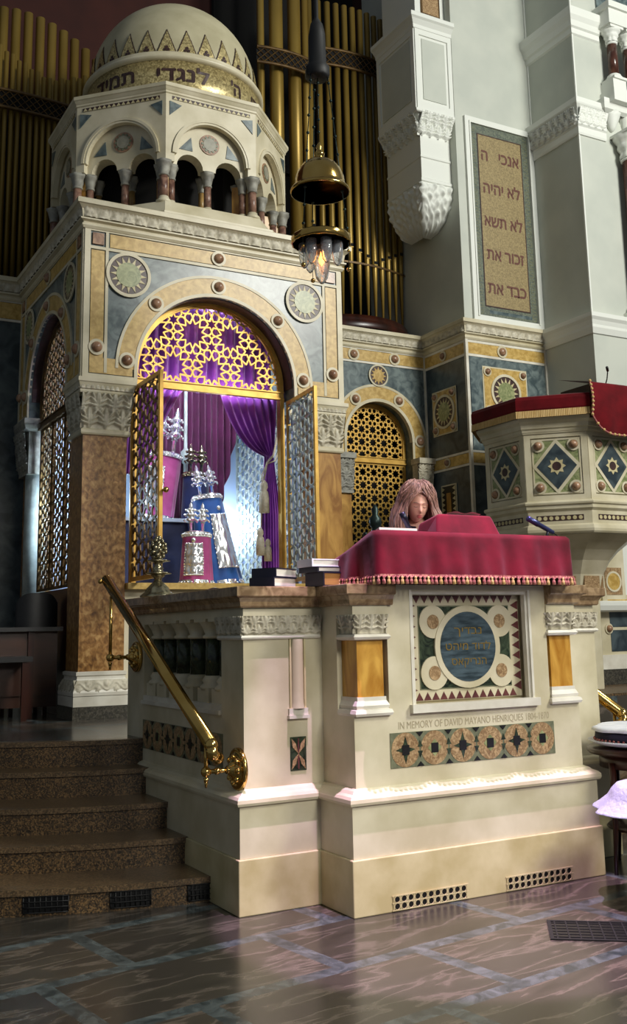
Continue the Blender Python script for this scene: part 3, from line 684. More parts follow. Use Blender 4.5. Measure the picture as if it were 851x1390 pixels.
# ================================================================== ARK (domed pavilion)
TX0, TX1, TY0, TY1 = 2.72, 5.67, 9.55, YW
TXC = 4.165
ark = thing('domed_ark', 'cream and yellow marble ark pavilion with open gilded lattice doors and a domed lantern above', 'ark', (TXC, 10.8, .845))
def inlaid_face(fr, a0, a1, cx, r, sp, par, name, rr=.235, thick=.32, rim=.0):
    mb = MB().use(BLUE); mb.prism(fr, arch_outline(a0, 4.09, a1, 5.64, cx, r, sp), -thick, 0)
    mb.use(DARKBR).band(fr, cx, sp, r - .008, r + .002, 0, pi, -thick + .01, -.03, 32)
    mb.use(CREAM)
    # edge and frame lines
    for a, b_ in ((a0, a0 + .06), (a1 - .06, a1)): mb.fbox(fr, a, 4.09, b_, 5.64, 0, .014)
    for a in (a0 + .215, a1 - .245): mb.fbox(fr, a, 4.15, a + .03, 5.64, 0, .014)
    mb.fbox(fr, a0, 5.605, a1, 5.64, 0, .014); mb.fbox(fr, a0, 5.415, a1, 5.445, 0, .014)
    mb.fbox(fr, a0, 4.09, a1 if False else cx - r, 4.13, 0, .016); mb.fbox(fr, cx + r, 4.09, a1, 4.13, 0, .016)
    # yellow panels
    mb.use(SIENA)
    for a, b_ in ((a0 + .07, a0 + .205), (a1 - .205, a1 - .07)): mb.fbox(fr, a, 4.15, b_, 5.405, 0, .009)
    mb.fbox(fr, a0 + .26, 5.455, a1 - .26, 5.595, 0, .009)
    mb.fbox(fr, a0 + .07, 4.14, cx - r - .05, 4.30, 0, .010); mb.fbox(fr, cx + r + .05, 4.14, a1 - .07, 4.30, 0, .010)
    mb.use(BOSS)
    for a in (a0 + .08, a1 - .195): mb.fbox(fr, a, 5.465, a + .115, 5.585, 0, .02)
    # arch band
    ro = r + .23
    mb.use(SIENA).band(fr, cx, sp, r + .03, ro - .03, 0, pi, 0, .011, 36)
    mb.use(CREAM).band(fr, cx, sp, r, r + .035, 0, pi, -.02, .018, 36).band(fr, cx, sp, ro - .03, ro, 0, pi, 0, .017, 36)
    for s_ in (-1, 1):
        a, b_ = sorted((cx + s_ * r, cx + s_ * (r + .035))); mb.use(CREAM).fbox(fr, a, 4.09, b_, sp, -.02, .018)
    o = mb.build(name, par)
    for t in (5, 46, 90, 134, 175):
        t = math.radians(t); boss_part(fr, cx + (r + .115) * cos(t), sp + (r + .115) * sin(t), .055, par)
    for a in (a0 + .1375, a1 - .1375): boss_part(fr, a, 4.40, .055, par)
    boss_part(fr, cx, 5.525, .055, par)
    for s_, x in ((-1, a0 + .455), (1, a1 - .475)):
        b = MB(); b.roundel(fr, x, 5.19, rr, .012); b.build('sun_roundel', par)
    return o
FRF, FRL, FRR = FY(TY0), FX(TX0), FXr(TX1)
inlaid_face(FRF, TX0, TX1, TXC, .885, 4.21, ark, 'arched_front')
inlaid_face(FRL, TY0, TY1, 10.89, .80, 4.28, ark, 'arched_side', .21)
mb = MB().use(BLUE); mb.box(TX1 - .3, TY0 + .32, 4.09, TX1, TY1, 5.64); mb.use(CREAM).fbox(FRR, TY0, 4.09, TY0 + .06, 5.64, 0, .012); mb.use(SIENA).fbox(FRR, TY0 + .1, 4.2, TY0 + .3, 5.4, 0, .01); mb.build('side_wall', ark)
mb = MB().use(CREAM); mb.box(TX0 + .02, TY0 + .02, 5.64, TX1 - .02, TY1 + .3, 5.90); mb.build('roof', ark)
cove_path([(TX0, TY1), (TX0, TY0), (TX1, TY0), (TX1, TY1)]).build('cornice', ark)
# corner pillars
def pillar(x0, y0, w_, dpt, par, m=PILLAR, z0=.845):
    x1, y1 = x0 + w_, y0 + dpt; cx, cy = (x0 + x1) / 2, (y0 + y1) / 2
    b = MB().use(m); b.box(x0, y0, 1.26, x1, y1, 3.54); sh = b.build('pillar_shaft', par)
    path = [(x0, y1), (x0, y0), (x1, y0), (x1, y1)]
    b = MB().use(GRANG); b.box(x0 - .06, y0 - .06, z0, x1 + .06, y1 + .06, .965)
    b.use(WHITEM).box(x0 - .055, y0 - .055, .965, x1 + .055, y1 + .055, 1.055); b.box(x0 - .01, y0 - .01, 1.0, x1 + .01, y1 + .01, 1.28)
    b.sweep(path, [(.0, 1.05), (.055, 1.06), (.057, 1.09), (.045, 1.13), (.03, 1.18), (.012, 1.215), (.01, 1.235), (.022, 1.245), (.022, 1.275), (0, 1.28)], True)
    b.use(CARVE)
    for fr_, a, c_ in ((FY(y0), x0, x1), (FX(x0), y0, y1)): b.carve(F(fr_(0, 0, 0), fr_.u, fr_.n), a - .045, 1.085, c_ + .045, 1.205, .052, .016, .09, 2, -.035, .009)
    b.build('pillar_base', par)
    b = MB().use(CREAM)
    b.box(x0 + .01, y0 + .01, 3.56, x1 - .01, y1 - .01, 4.09)
    b.sweep(path, [(0, 3.525), (.02, 3.53), (.028, 3.545), (.028, 3.575), (.01, 3.59), (0, 3.59)], True)
    b.sweep(path, [(0, 3.93), (.045, 3.935), (.05, 3.95), (.05, 3.965), (.045, 3.97), (.05, 3.99), (.066, 4.035), (.075, 4.045), (.075, 4.085), (0, 4.09)], True)
    b.use(CARVE)
    for fr_, a, c_, e in ((FY(y0), x0, x1, 1), (FX(x0), y0, y1, 1), (FXr(x1), y0, y1, 1)):
        b.carve(fr_, a - .03, 3.59, c_ + .03, 3.94, .004, .055, .165, 3, .03, .007)
        b.carve(fr_, a - .05, 3.975, c_ + .05, 4.035, .046, .016, .05, 0, .014, .007)
    b.build('pillar_capital', par)
pillar(2.755, 9.585, .44, .42, ark); pillar(5.35, 9.585, .29, .42, ark, SIENAD)
# rear left support of the side arch
b = MB().use(GCARVE); b.box(2.74, 11.72, 3.45, 3.0, 12.18, 4.09)
b.carve(FX(2.74), 11.70, 3.5, 12.18, 3.95, .01, .05, .16, 3, .05, .01); b.sweep([(2.74, 12.18), (2.74, 11.70), (3.0, 11.70)], [(0, 3.94), (.06, 3.96), (.08, 4.02), (.08, 4.08), (0, 4.09)]); b.build('pillar_capital', ark)
b = MB().use(SILV); b.lathe([(.13, 1.3), (.13, 3.47)], (2.88, 11.88, 0), 20); b.use(PILLAR).box(2.80, 12.0, .845, 3.1, 12.18, 3.46); b.use(WHITEM).box(2.70, 11.66, .845, 3.1, 12.18, 1.3); b.build('pillar_shaft', ark)
# solid plinth below the open interior, floor, ceiling, rear lining
mb = MB().use(CREAM); mb.box(3.2, 9.62, .845, 5.34, 12.15, 2.04); mb.use(SIENA).box(3.2, 9.50, 2.04, 5.34, 12.15, 2.10); mb.use(WHITEM).box(5.34, 10.0, .845, 5.64, 12.15, 2.1); mb.use(WOODD).box(2.80, 10.02, .845, 3.2, 11.7, 2.08); mb.build('sanctuary_base', ark)
mb = MB().use(WHITEP); mb.box(3.1, 12.0, 2.10, 5.6, 12.1, 5.6); mb.box(5.50, 10.05, 2.1, 5.62, 12.0, 5.6); mb.build('white_lining', ark)
# lunette and screens
def in_arch(cx, r, sp, b0): return lambda a, b: b >= b0 and (abs(a - cx) <= r if b <= sp else hypot(a - cx, b - sp) <= r)
def lunette(fr, cx, r, sp, b0, d, par, m, segs, wd=.017, name='lattice_lunette'):
    t = MB().use(m)
    t.band(fr, cx, sp, r - .045, r, 0, pi, d - .02, d + .03, 36); t.band(fr, cx, sp, r - .06, r - .045, 0, pi, d - .02, d + .012, 36)
    for s_ in (-1, 1): a, b_ = sorted((cx + s_ * r, cx + s_ * (r - .05))); t.fbox(fr, a, b0, b_, sp, d - .02, d + .03)
    t.fbox(fr, cx - r, b0 - .055, cx + r, b0, d - .02, d + .03); t.fbox(fr, cx - r, b0 - .075, cx + r, b0 - .055, d - .01, d + .045); t.fbox(fr, cx - r, b0, cx + r, b0 + .012, d - .01, d + .045)
    lattice(t, fr, segs, in_arch(cx, r - .04, sp, b0), wd, d - .009, d + .009); return t.build(name, par)
def screen(fr, a0, b0, a1, b1, d, par, m, e, name='lattice_screen', wd=.014, fw=.035, th=.012, kind='hex', fm=None, extra=None):
    t = MB().use(fm or m)
    for (p, q, r_, s_) in ((a0, b0, a0 + fw, b1), (a1 - fw, b0, a1, b1), (a0, b0, a1, b0 + fw), (a0, b1 - fw, a1, b1)): t.fbox(fr, p, q, r_, s_, d - th, d + th)
    for (p, q, r_, s_) in ((a0 + fw * .35, b0, a0 + fw * .6, b1), (a1 - fw * .6, b0, a1 - fw * .35, b1)): t.fbox(fr, p, q, r_, s_, d - th * 1.5, d + th * 1.5)
    t.use(m); sg = {'hex': hex_pattern, 'dod': dod_pattern, 'oct': oct_pattern}[kind](a0, b0, a1, b1, e)
    lattice(t, fr, sg, lambda a, b: a0 + fw * .5 <= a <= a1 - fw * .5 and b0 + fw * .5 <= b <= b1 - fw * .5, wd, d - .007, d + .007)
    return t.build(name, par)
lunette(FRF, TXC, .86, 4.24, 4.18, -.22, ark, GILT, dod_pattern(TXC - 1.29, 4.36, TXC + 1.2, 5.4, .092), .016)
for x in (TXC - .86, TXC + .81): MB().use(GILT).fbox(FRF, x, 2.10, x + .05, 4.12, -.26, -.18).build('door_jamb', ark)
lunette(FRL, 10.89, .78, 4.28, 4.02, -.15, ark, DGILT, hex_pattern(10.0, 4.0, 11.8, 5.2, .105), .02)
for a0, a1 in ((10.12, 10.62), (10.62, 11.13), (11.13, 11.65)): screen(FRL, a0, 2.10, a1, 3.95, -.15, ark, DGILT, .105, wd=.02, fw=.03)
# open door leaves
def leaf(hx, hy, fx, fy, name, m, fm, par, knob):
    u = Vector((fx - hx, fy - hy, 0)); L_ = u.length; u.normalize(); nrm = Vector((u.y, -u.x, 0)) if knob else Vector((-u.y, u.x, 0)) * -1
    fr = F((hx, hy, 0), u, nrm)
    o = screen(fr, 0, 2.12, L_, 4.07, 0, par, m, .125, name, wd=.021, fw=.04, th=.016, fm=fm)
    return o, fr, L_
o, frd, L_ = leaf(3.30, 9.72, 3.30, 8.90, 'door_leaf', DGILT, GILT, ark, True)
b = MB().use(BRASS); b.tube([(3.315, 8.93, 2.92), (3.33, 8.90, 2.92), (3.33, 8.87, 2.92)], .012, 8); b.ball((3.335, 8.86, 2.92), .028); b.build('door_knob', o)
o['label'] = 'left lattice door leaf standing open'
o, frd, L_ = leaf(5.03, 9.66, 4.94, 8.87, 'door_leaf', SILV, GILT, ark, True); o['label'] = 'right lattice door leaf standing open'
# inner right screen
screen(FX(5.42), 10.35, 2.10, 11.85, 4.2, 0, ark, SILV, .125, 'inner_screen', wd=.026, fw=.045)
# shelf for the upper row of scrolls
mb = MB().use(NAVYV); mb.box(3.12, 10.6, 2.10, 4.25, 11.2, 2.82); mb.use(WHITEP); mb.box(3.10, 10.55, 2.82, 4.28, 11.25, 2.86); mb.build('scroll_shelf', ark)
mb = MB().use(SILV); mb.lathe([(.028, 2.1), (.028, 3.6), (.05, 3.62), (.06, 3.75), (.03, 3.78), (.022, 3.8), (.022, 5.3)], (4.50, 11.3, 0), 12); mb.build('inner_column', ark)
# lantern: octagon, drum, dome
OX, OY, OS = 4.20, 11.1, 1.085; IR = OS * (1 + sqrt(2)) / 2
def octv(R, k): t = math.radians(-112.5 + 45 * k); return (OX + R / cos(pi / 8) * cos(t), OY + R / cos(pi / 8) * sin(t))
def octo(mb, R, z0, z1, Rt=None):
    V = [octv(R, k) + (z0,) for k in range(8)] + [octv(Rt or R, k) + (z1,) for k in range(8)]
    mb.mesh(V, [tuple(range(8)), tuple(range(15, 7, -1))] + [(k, (k + 1) % 8, 8 + (k + 1) % 8, 8 + k) for k in range(8)])
lan = ark
mb = MB().use(CREAM)
octo(mb, IR + .22, 5.905, 5.98); octo(mb, IR + .10, 5.98, 6.17, IR + .04)
mb.build('lantern_base', lan)
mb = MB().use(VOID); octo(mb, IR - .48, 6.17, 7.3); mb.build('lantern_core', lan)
def oface(k):
    p, q = Vector(octv(IR, k) + (0,)), Vector(octv(IR, (k + 1) % 8) + (0,)); u = (q - p).normalized()
    return F((p + q) / 2, u, (u.y, -u.x, 0))
def colon(mb, mc, x, y, z0, z1, r, m):
    mc.use(GCARVE).lathe([(r, z1 - .17), (r * 1.2, z1 - .165), (r * 1.2, z1 - .15), (r * 1.05, z1 - .145), (r * 1.5, z1 - .05), (r * 1.8, z1 - .03), (r * 1.9, z1)], (x, y, 0), 14, rib=lambda t, z: .10 * cos(6 * t) * (z > z1 - .14))
    mb.use(CREAM).lathe([(r * 1.9, z0), (r * 1.8, z0 + .03), (r * 1.3, z0 + .05), (r * 1.1, z0 + .08)], (x, y, 0), 12); mb.use(m).lathe([(r, z0 + .07), (r * .95, z1 - .165)], (x, y, 0), 12)
for k in range(8):
    fr = oface(k); S = OS / 2
    mb = MB().use(CREAM)
    # face with large blind arch: outer wall with opening, then inner tympanum with two small arches
    rb = .44
    mb.prism(fr, arch_outline(-S, 6.66, S, 7.47, 0, rb, 6.76), -.10, 0)
    mb.band(fr, 0, 6.76, rb - .025, rb + .0, 0, pi, -.05, .012, 28); mb.band(fr, 0, 6.76, rb, rb + .03, 0, pi, 0, .02, 28)
    # tympanum
    pts = [(-rb, 6.66), (-.385, 6.66)] + [(-.23 - .155 * cos(pi * i / 12), 6.66 + .155 * sin(pi * i / 12)) for i in range(13)] + [(.23 - .155 * cos(pi * i / 12), 6.66 + .155 * sin(pi * i / 12)) for i in range(13)] + [(.385, 6.66), (rb, 6.66)] + [(rb * cos(pi * i / 20), 6.76 + rb * sin(pi * i / 20)) for i in range(21)]
    mb.prism(fr, pts, -.22, -.075)
    o = mb.build('arcade_face', lan)
    for s_ in (-1, 1):
        MB().use(BLUE).prism(fr, [(s_ * .50, 7.36), (s_ * .50, 7.19), (s_ * .36, 7.33)], 0, .008).build('triangle_inlay', o)
        MB().use(BLUE).prism(fr, [(s_ * .20, 6.86), (s_ * .36, 6.86), (s_ * .22, 7.02)], -.075, -.068).build('triangle_inlay', o)
    mb = MB().use(DARKBR).fbox(fr, -.47, 7.385, .47, 7.425, 0, .004); mb.use(YCREAM)
    for q in range(16): mb.prism(fr, [(-.46 + q * .0585, 7.385), (-.46 + q * .0585 + .05, 7.385), (-.435 + q * .0585, 7.422)], .004, .009)
    mb.build('frieze_inlay', o)
    b = MB(); b.use(BOSS).disc(fr, 0, 6.98, .118, -.075, -.065); b.use(MOSGR)
    for q in range(12):
        t = 2 * pi * q / 12; b.disc(fr, .085 * cos(t), 6.98 + .085 * sin(t), .017, -.065, -.060, 8)
    b.use(LGREY).disc(fr, 0, 6.98, .075, -.065, -.058); b.build('flower_roundel', o)
    def one(x, y, r_, m_):
        sh = MB(); colon(sh, sh, x, y, 6.17, 6.66, r_ * 1.2, m_); sh.build('colonnette', lan)
    for a in (-.43, 0, .43):
        for d, r_, m_ in ((-.13, .035, LSHAFT), (-.30, .03, LSHAFT2)):
            if a < 0 and d < -.2: continue
            p = fr(a, 0, d); one(p.x, p.y, r_, m_)
    p = fr(-S, 0, -.05); one(p.x, p.y, .040, LSHAFT)
    sh = MB().use(SIENAD).fbox(fr, -.53, 6.2, -.47, 6.6, -.3, -.1); sh.build('corner_pier', lan)
mb = MB().use(CREAM); ring8 = [octv(IR, (8 - k) % 8) for k in range(8)][::-1]
mb.sweep([octv(IR, k) for k in range(8)], [(0, 7.445), (.012, 7.455), (.012, 7.475), (.02, 7.485), (.035, 7.51), (.045, 7.52), (.045, 7.56), (0, 7.575)], True)
octo(mb, IR - .01, 7.3, 7.565); mb.build('cornice', lan)
mb = MB().use(GOLDMOS); RD = 1.06; DXC = 4.25
mb.lathe([(RD, 7.56), (RD, 8.08)], (DXC, OY, 0), 72); dr = mb.build('mosaic_band', lan)
for b_, tdeg, w_ in ((HB('לנגדי'), -105, .60), (HB('תמיד'), -152, .58), (HB('שויתי'), -35, .58), (HB("ה'"), -68, .15)):
    b = MB().use(DARKBR)
    t0 = math.radians(tdeg)
    letters(b, None, b_, 0, 0, .24, 0, 0, bold=.007, fn=lambda a, c_, d, t0=t0: Vector((DXC + (RD + .004) * cos(t0 + a / RD), OY + (RD + .004) * sin(t0 + a / RD), 7.885 + c_)), wide=w_)
    b.build('hebrew_letters', lan)
mb = MB().use(CREAM); mb.lathe([(1.03, 8.06), (1.08, 8.065), (1.11, 8.085), (1.11, 8.11), (1.09, 8.125), (1.075, 8.135), (1.085, 8.15), (1.07, 8.17), (1.0, 8.18)], (DXC, OY, 0), 72); mb.build('ring_moulding', lan)
mb = MB().use(DOMEC); RDm, HD = 1.035, 1.13
mb.lathe([(max(.001, RDm * cos(pi / 2 * i / 22)), 8.16 + HD * sin(pi / 2 * i / 22)) for i in range(23)], (DXC, OY, 0), 72); mb.build('dome', lan)
b = MB()
for q in range(28):
    t0 = 2 * pi * q / 28
    def dp(a, h, e=.006, t0=t0):
        ph = math.asin(min(1, h / HD)); r = (RDm + e) * cos(ph); return Vector((DXC + r * cos(t0 + a / RDm), OY + r * sin(t0 + a / RDm), 8.16 + h * 1.004))
    st = 5
    b.use(DARKBR)
    for i in range(st):
        wa, wb = .118 * (1 - i / st), .118 * (1 - (i + 1) / st) + .004
        b.mesh([dp(-wa, .33 * i / st), dp(wa, .33 * i / st), dp(wb, .33 * (i + 1) / st), dp(-wb, .33 * (i + 1) / st)], [(0, 1, 2, 3)])
    b.use(GOLDMOS)
    for i in range(st):
        wa, wb = .104 * (1 - i / st), .104 * (1 - (i + 1) / st) + .002
        b.mesh([dp(-wa, .30 * i / st + .004, .010), dp(wa, .30 * i / st + .004, .010), dp(wb, .30 * (i + 1) / st + .004, .010), dp(-wb, .30 * (i + 1) / st + .004, .010)], [(0, 1, 2, 3)])
    b.use(DARKBR)
    for sx, sz in ((-.018, .045), (.018, .045), (0, .078)):
        b.mesh([dp(sx + .019 * cos(2 * pi * i / 8), sz + .019 * sin(2 * pi * i / 8), .014) for i in range(8)], [tuple(range(8))])
b.build('mosaic_points', lan)

# ================================================================== READING PLATFORM (bimah)
plat = thing('reading_platform', 'carved cream marble reading platform with inlaid memorial medallion in the foreground', 'platform', (XC, 6.5, 0))
def base_path(i):   # outline inset by i
    L0, R0 = 2.605 + i, 2 * XC - 2.605 - i; p0, p1 = 3.144 + i, 2 * XC - 3.144 - i
    return [(L0, 7.95), (L0, 5.70 + i), (p0, 5.70 + i), (p0, 5.32 + i), (p1, 5.32 + i), (p1, 5.70 + i), (R0, 5.70 + i), (R0, 7.95)]
def slab(mb, path, z0, z1):
    n = len(path); V = [(x, y, z0) for x, y in path] + [(x, y, z1) for x, y in path]
    mb.mesh(V, [tuple(range(n - 1, -1, -1)), tuple(range(n, 2 * n))] + [(i, (i + 1) % n, n + (i + 1) % n, n + i) for i in range(n)])
mb = MB().use(YCREAM); slab(mb, base_path(0), 0, .31); bevel(mb.build('plinth', plat), .006)
mb = MB().use(CREAM); slab(mb, base_path(.014), .311, .605); mb.build('lower_course', plat)
mb = MB().use(CREAM); slab(mb, base_path(.07), .60, .69); mb.sweep(base_path(0), [(-.07, .60), (.004, .605), (.010, .62), (.008, .64), (-.005, .655), (-.03, .665), (-.045, .68), (-.07, .69)]); mb.build('torus_moulding', plat)
B = .07
# body: left arm, front, right arm around an inner floor
mb = MB().use(CREAM)
for sx in (1, -1):
    X = lambda x: x if sx > 0 else 2 * XC - x
    def bx(x0, y0, z0, x1, y1, z1): a, b = sorted((X(x0), X(x1))); mb.box(a, y0, z0, b, y1, z1)
    bx(2.675, 5.77, .69, 3.22, 6.10, 1.76)          # corner block
    bx(2.675, 6.10, .69, 3.05, 7.56, 1.12)          # arm below the balustrade
    bx(2.675, 6.10, 1.70, 3.05, 7.56, 1.76)
    bx(2.68, 7.56, .69, 3.05, 7.93, 1.76)           # rear post
    bx(2.95, 6.10, 1.12, 3.05, 7.56, 1.70)
    bx(3.22, 5.39, .69, 3.47, 6.0, 1.10)            # below the small pilaster
    bx(3.22, 5.58, 1.10, 3.47, 6.0, 1.76)
    bx(3.22, 5.38, 1.70, 3.47, 5.58, 1.76)
mb.box(3.47, 5.39, .69, 4.74, 6.0, 1.13)
mb.box(3.47, 5.50, 1.13, 4.74, 6.0, 1.88)
mb.box(3.47, 5.39, 1.13, 3.64, 5.50, 1.88); mb.box(4.61, 5.39, 1.13, 4.74, 5.50, 1.88); mb.box(3.64, 5.39, 1.84, 4.61, 5.50, 1.88)
mb.box(3.0, 6.0, .69, 5.2, 7.93, 1.0)
mb.build('body', plat)
# grooved niche and inlays on the left corner block
FPL, FPF, FPS = FY(5.77), FY(5.39), FX(2.675)
for sx in (1, -1):
    mb = MB().use(WHITEM); x0 = 2.985 if sx > 0 else 2 * XC - 3.095
    mb.fbox(FPL, x0 - .015, 1.08, x0 + .125, 1.10, 0, .03); mb.fbox(FPL, x0 - .01, 1.10, x0 + .12, 1.14, 0, .02)
    mb.use(YCREAM).fbox(FPL, x0, 1.14, x0 + .012, 1.56, 0, .012); mb.fbox(FPL, x0 + .10, 1.14, x0 + .112, 1.56, 0, .012)
    mb.use(CREAM).lathe([(.045, 1.14), (.04, 1.18), (.04, 1.56)], (x0 + .055, 5.77, 0), 12, a0=pi, a1=2 * pi); mb.build('engaged_column', plat)
def mos(mb, fr, a0, b0, a1, b1, n, d=.004):
    mb.use(MOSGR).fbox(fr, a0, b0, a1, b1, 0, d); H = (b1 - b0) / 2; W = (a1 - a0) / n
    for k in range(n):
        cx, cz = a0 + W * (k + .5), (b0 + b1) / 2; rr = min(H, W / 2) * .99
        mb.use(MOSBR).disc(fr, cx, cz, rr, d, d + .002, 28); s_ = H * .27
        if k % 2 == 0: mb.use(DGREEN).prism(fr, [(cx, cz + H * .80), (cx + s_ * .9, cz), (cx, cz - H * .80), (cx - s_ * .9, cz)], d + .002, d + .0035); mb.use(DGREEN).prism(fr, [(cx, cz + s_ * .8), (cx + H * .7, cz), (cx, cz - s_ * .8), (cx - H * .7, cz)], d + .002, d + .004)
        else: mb.use(GREENM).prism(fr, [(cx, cz + H * .5), (cx + H * .5, cz), (cx, cz - H * .5), (cx - H * .5, cz)], d + .002, d + .0035)
        mb.use(BLACK).fbox(fr, cx - s_ * .95, cz - s_ * 1.05, cx + s_ * .95, cz + s_ * 1.05, d + .004, d + .006)
        for sz in (1, -1):
            if k: mb.use(BLACK).prism(fr, [(cx - W / 2 - .026, cz + sz * H * .98), (cx - W / 2, cz + sz * H * .72), (cx - W / 2 + .026, cz + sz * H * .98)], d, d + .005); mb.use(DGREEN).prism(fr, [(cx - W / 2 - .02, cz + sz * .012), (cx - W / 2, cz + sz * H * .5), (cx - W / 2 + .02, cz + sz * .012)], d, d + .0028)
mb = MB(); mos(mb, FPF, 3.465, .785, 4.755, .99, 6); mb.build('inlaid_mosaic_strip', plat)
mb = MB(); mos(mb, FPS, 6.08, .78, 7.55, .985, 7); mb.build('inlaid_mosaic_strip', plat)
mb = MB().use(DGREEN).fbox(FPL, 2.985, .77, 3.095, .97, 0, .004); mb.use(MOSBR)
for q in range(4):
    sx, sz = ((1, 1), (-1, 1), (-1, -1), (1, -1))[q]; mb.prism(FPL, [(3.04, .87), (3.04 + sx * .018, .87 + sz * .06), (3.04 + sx * .048, .87 + sz * .092), (3.04 + sx * .04, .87 + sz * .04)], .004, .007)
mb.use(PORPH).fbox(FPL, 3.035, .78, 3.045, .96, .004, .006); mb.build('inlaid_mosaic_square', plat)
# the recessed medallion panel
mb = MB(); fr = FPF
mb.use(WHITEM); x0, x1, z0, z1 = 3.64, 4.61, 1.13, 1.85
mb.fbox(fr, x0 - .02, z0 - .03, x1 + .02, z0 + .02, -.02, .035)
for (a, b, c_, d_) in ((x0, z0, x0 + .035, z1), (x1 - .035, z0, x1, z1), (x0, z1 - .03, x1, z1)): mb.fbox(fr, a, b, c_, d_, -.05, -.012)
for (a, b, c_, d_) in ((x0 - .0, z0, x0 + .018, z1), (x1 - .018, z0, x1, z1)): mb.fbox(fr, a, b, c_, d_, -.03, .004)
mb.build('panel_frame', plat)
mb = MB(); d = -.085; x0, x1, z0, z1 = 3.675, 4.575, 1.16, 1.82
mb.use(CREAM).fbox(fr, x0, z0, x1, z1, -.11, d)
mb.use(PORPH); w_ = .052; nt = 13
for k in range(nt):
    c_ = x0 + .045 + (x1 - x0 - .09) * (k + .5) / nt
    mb.prism(fr, [(c_ - .029, z0 + .004), (c_ + .029, z0 + .004), (c_, z0 + w_)], d, d + .003); mb.prism(fr, [(c_ - .029, z1 - .004), (c_ + .029, z1 - .004), (c_, z1 - w_)], d, d + .003)
nt = 9
for k in range(nt):
    c_ = z0 + .035 + (z1 - z0 - .07) * (k + .5) / nt
    mb.prism(fr, [(x0 + .004, c_ - .029), (x0 + .004, c_ + .029), (x0 + w_ + .012, c_)], d, d + .003); mb.prism(fr, [(x1 - .004, c_ - .029), (x1 - .004, c_ + .029), (x1 - w_ - .012, c_)], d, d + .003)
mb.use(MOSGR).fbox(fr, x0 + .082, z0 + .068, x1 - .082, z1 - .068, d, d + .002)
mb.use(DGREEN).fbox(fr, x0 + .090, z0 + .076, x1 - .090, z1 - .076, d, d + .004)
cx, cz = (x0 + x1) / 2 + .01, (z0 + z1) / 2
for sx in (-1, 1):
    for sz in (-1, 1):
        mb.use(CREAM).disc(fr, cx + sx * .268, cz + sz * .160, .104, d, d + .012, 28); mb.use(MOSBR).disc(fr, cx + sx * .268, cz + sz * .160, .045, d, d + .016, 20)
mb.use(CREAM).disc(fr, cx, cz, .262, d, d + .018, 44); mb.use(SLATE).disc(fr, cx, cz, .222, d, d + .020, 44)
o = mb.build('memorial_medallion', plat)
for tx, z, wd_ in ((HB('נבדיך'), .10, .22), (HB('לדוד מיהט'), .0, .36), (HB('הנריקאס'), -.095, .28)):
    b = MB().use(GLETTER); letters(b, fr, tx, cx, cz + z, .070, d + .0215, 0, wide=wd_); b.build('gold_hebrew_line', o)
b = MB().use(ENGR); letters(b, FPF, 'IN MEMORY OF DAVID MAYANO HENRIQUES 1804-1870', 4.125, 1.028, .062, .0015, 0, wide=1.19); b.build('engraved_inscription', plat)
# yellow pilasters beside the panel
for sx in (1, -1):
    X = lambda x: x if sx > 0 else 2 * XC - x
    xa, xb = sorted((X(3.255), X(3.44)))
    mb = MB().use(SIENAG); mb.box(xa, 5.40, 1.20, xb, 5.58, 1.55); mb.build('yellow_shaft', plat)
    mb = MB().use(WHITEM); path = [(xa, 5.58), (xa, 5.40), (xb, 5.40), (xb, 5.58)]; mb.box(xa - .01, 5.39, 1.10, xb + .01, 5.58, 1.21)
    mb.sweep(path, [(0, 1.10), (.035, 1.10), (.042, 1.115), (.035, 1.135), (.02, 1.14), (.025, 1.16), (.012, 1.185), (0, 1.20)]); mb.build('shaft_base', plat)
    mb = MB().use(WHITEM); mb.box(xa - .005, 5.395, 1.55, xb + .005, 5.58, 1.70); mb.sweep(path, [(0, 1.545), (.03, 1.55), (.04, 1.565), (.03, 1.58), (0, 1.585)])
    mb.use(CARVE); mb.carve(FY(5.395), xa - .03, 1.585, xb + .03, 1.70, .004, .036, .085, 3, .02, .005)
    for fr_, in ((FX(xa - .005),), (FXr(xb + .005),)): mb.carve(fr_, 5.37, 1.585, 5.58, 1.70, .004, .036, .085, 3, .02, .005)
    mb.build('shaft_capital', plat)
# carved frieze
mb = MB().use(WHITEM)
mb.use(CARVE); mb.carve(FPL, 2.655, 1.585, 3.21, 1.705, .002, .034, .082, 3, .012, .005); mb.carve(FPS, 5.75, 1.585, 6.14, 1.705, .002, .034, .082, 3, .012, .005)
mb.use(WHITEM).sweep([(2.675, 6.12), (2.675, 5.77), (3.20, 5.77)], [(0, 1.56), (.018, 1.565), (.024, 1.575), (.018, 1.587), (0, 1.59)]); mb.build('carved_frieze', plat)
mb = MB().use(CARVE); mb.carve(FPL, 2 * XC - 3.21, 1.585, 2 * XC - 2.655, 1.705, .002, .034, .082, 3, .012, .005)
mb.use(WHITEM).sweep([(2 * XC - 3.2, 5.77), (2 * XC - 2.675, 5.77), (2 * XC - 2.675, 6.12)], [(0, 1.56), (.018, 1.565), (.024, 1.575), (.018, 1.587), (0, 1.59)]); mb.build('carved_frieze', plat)
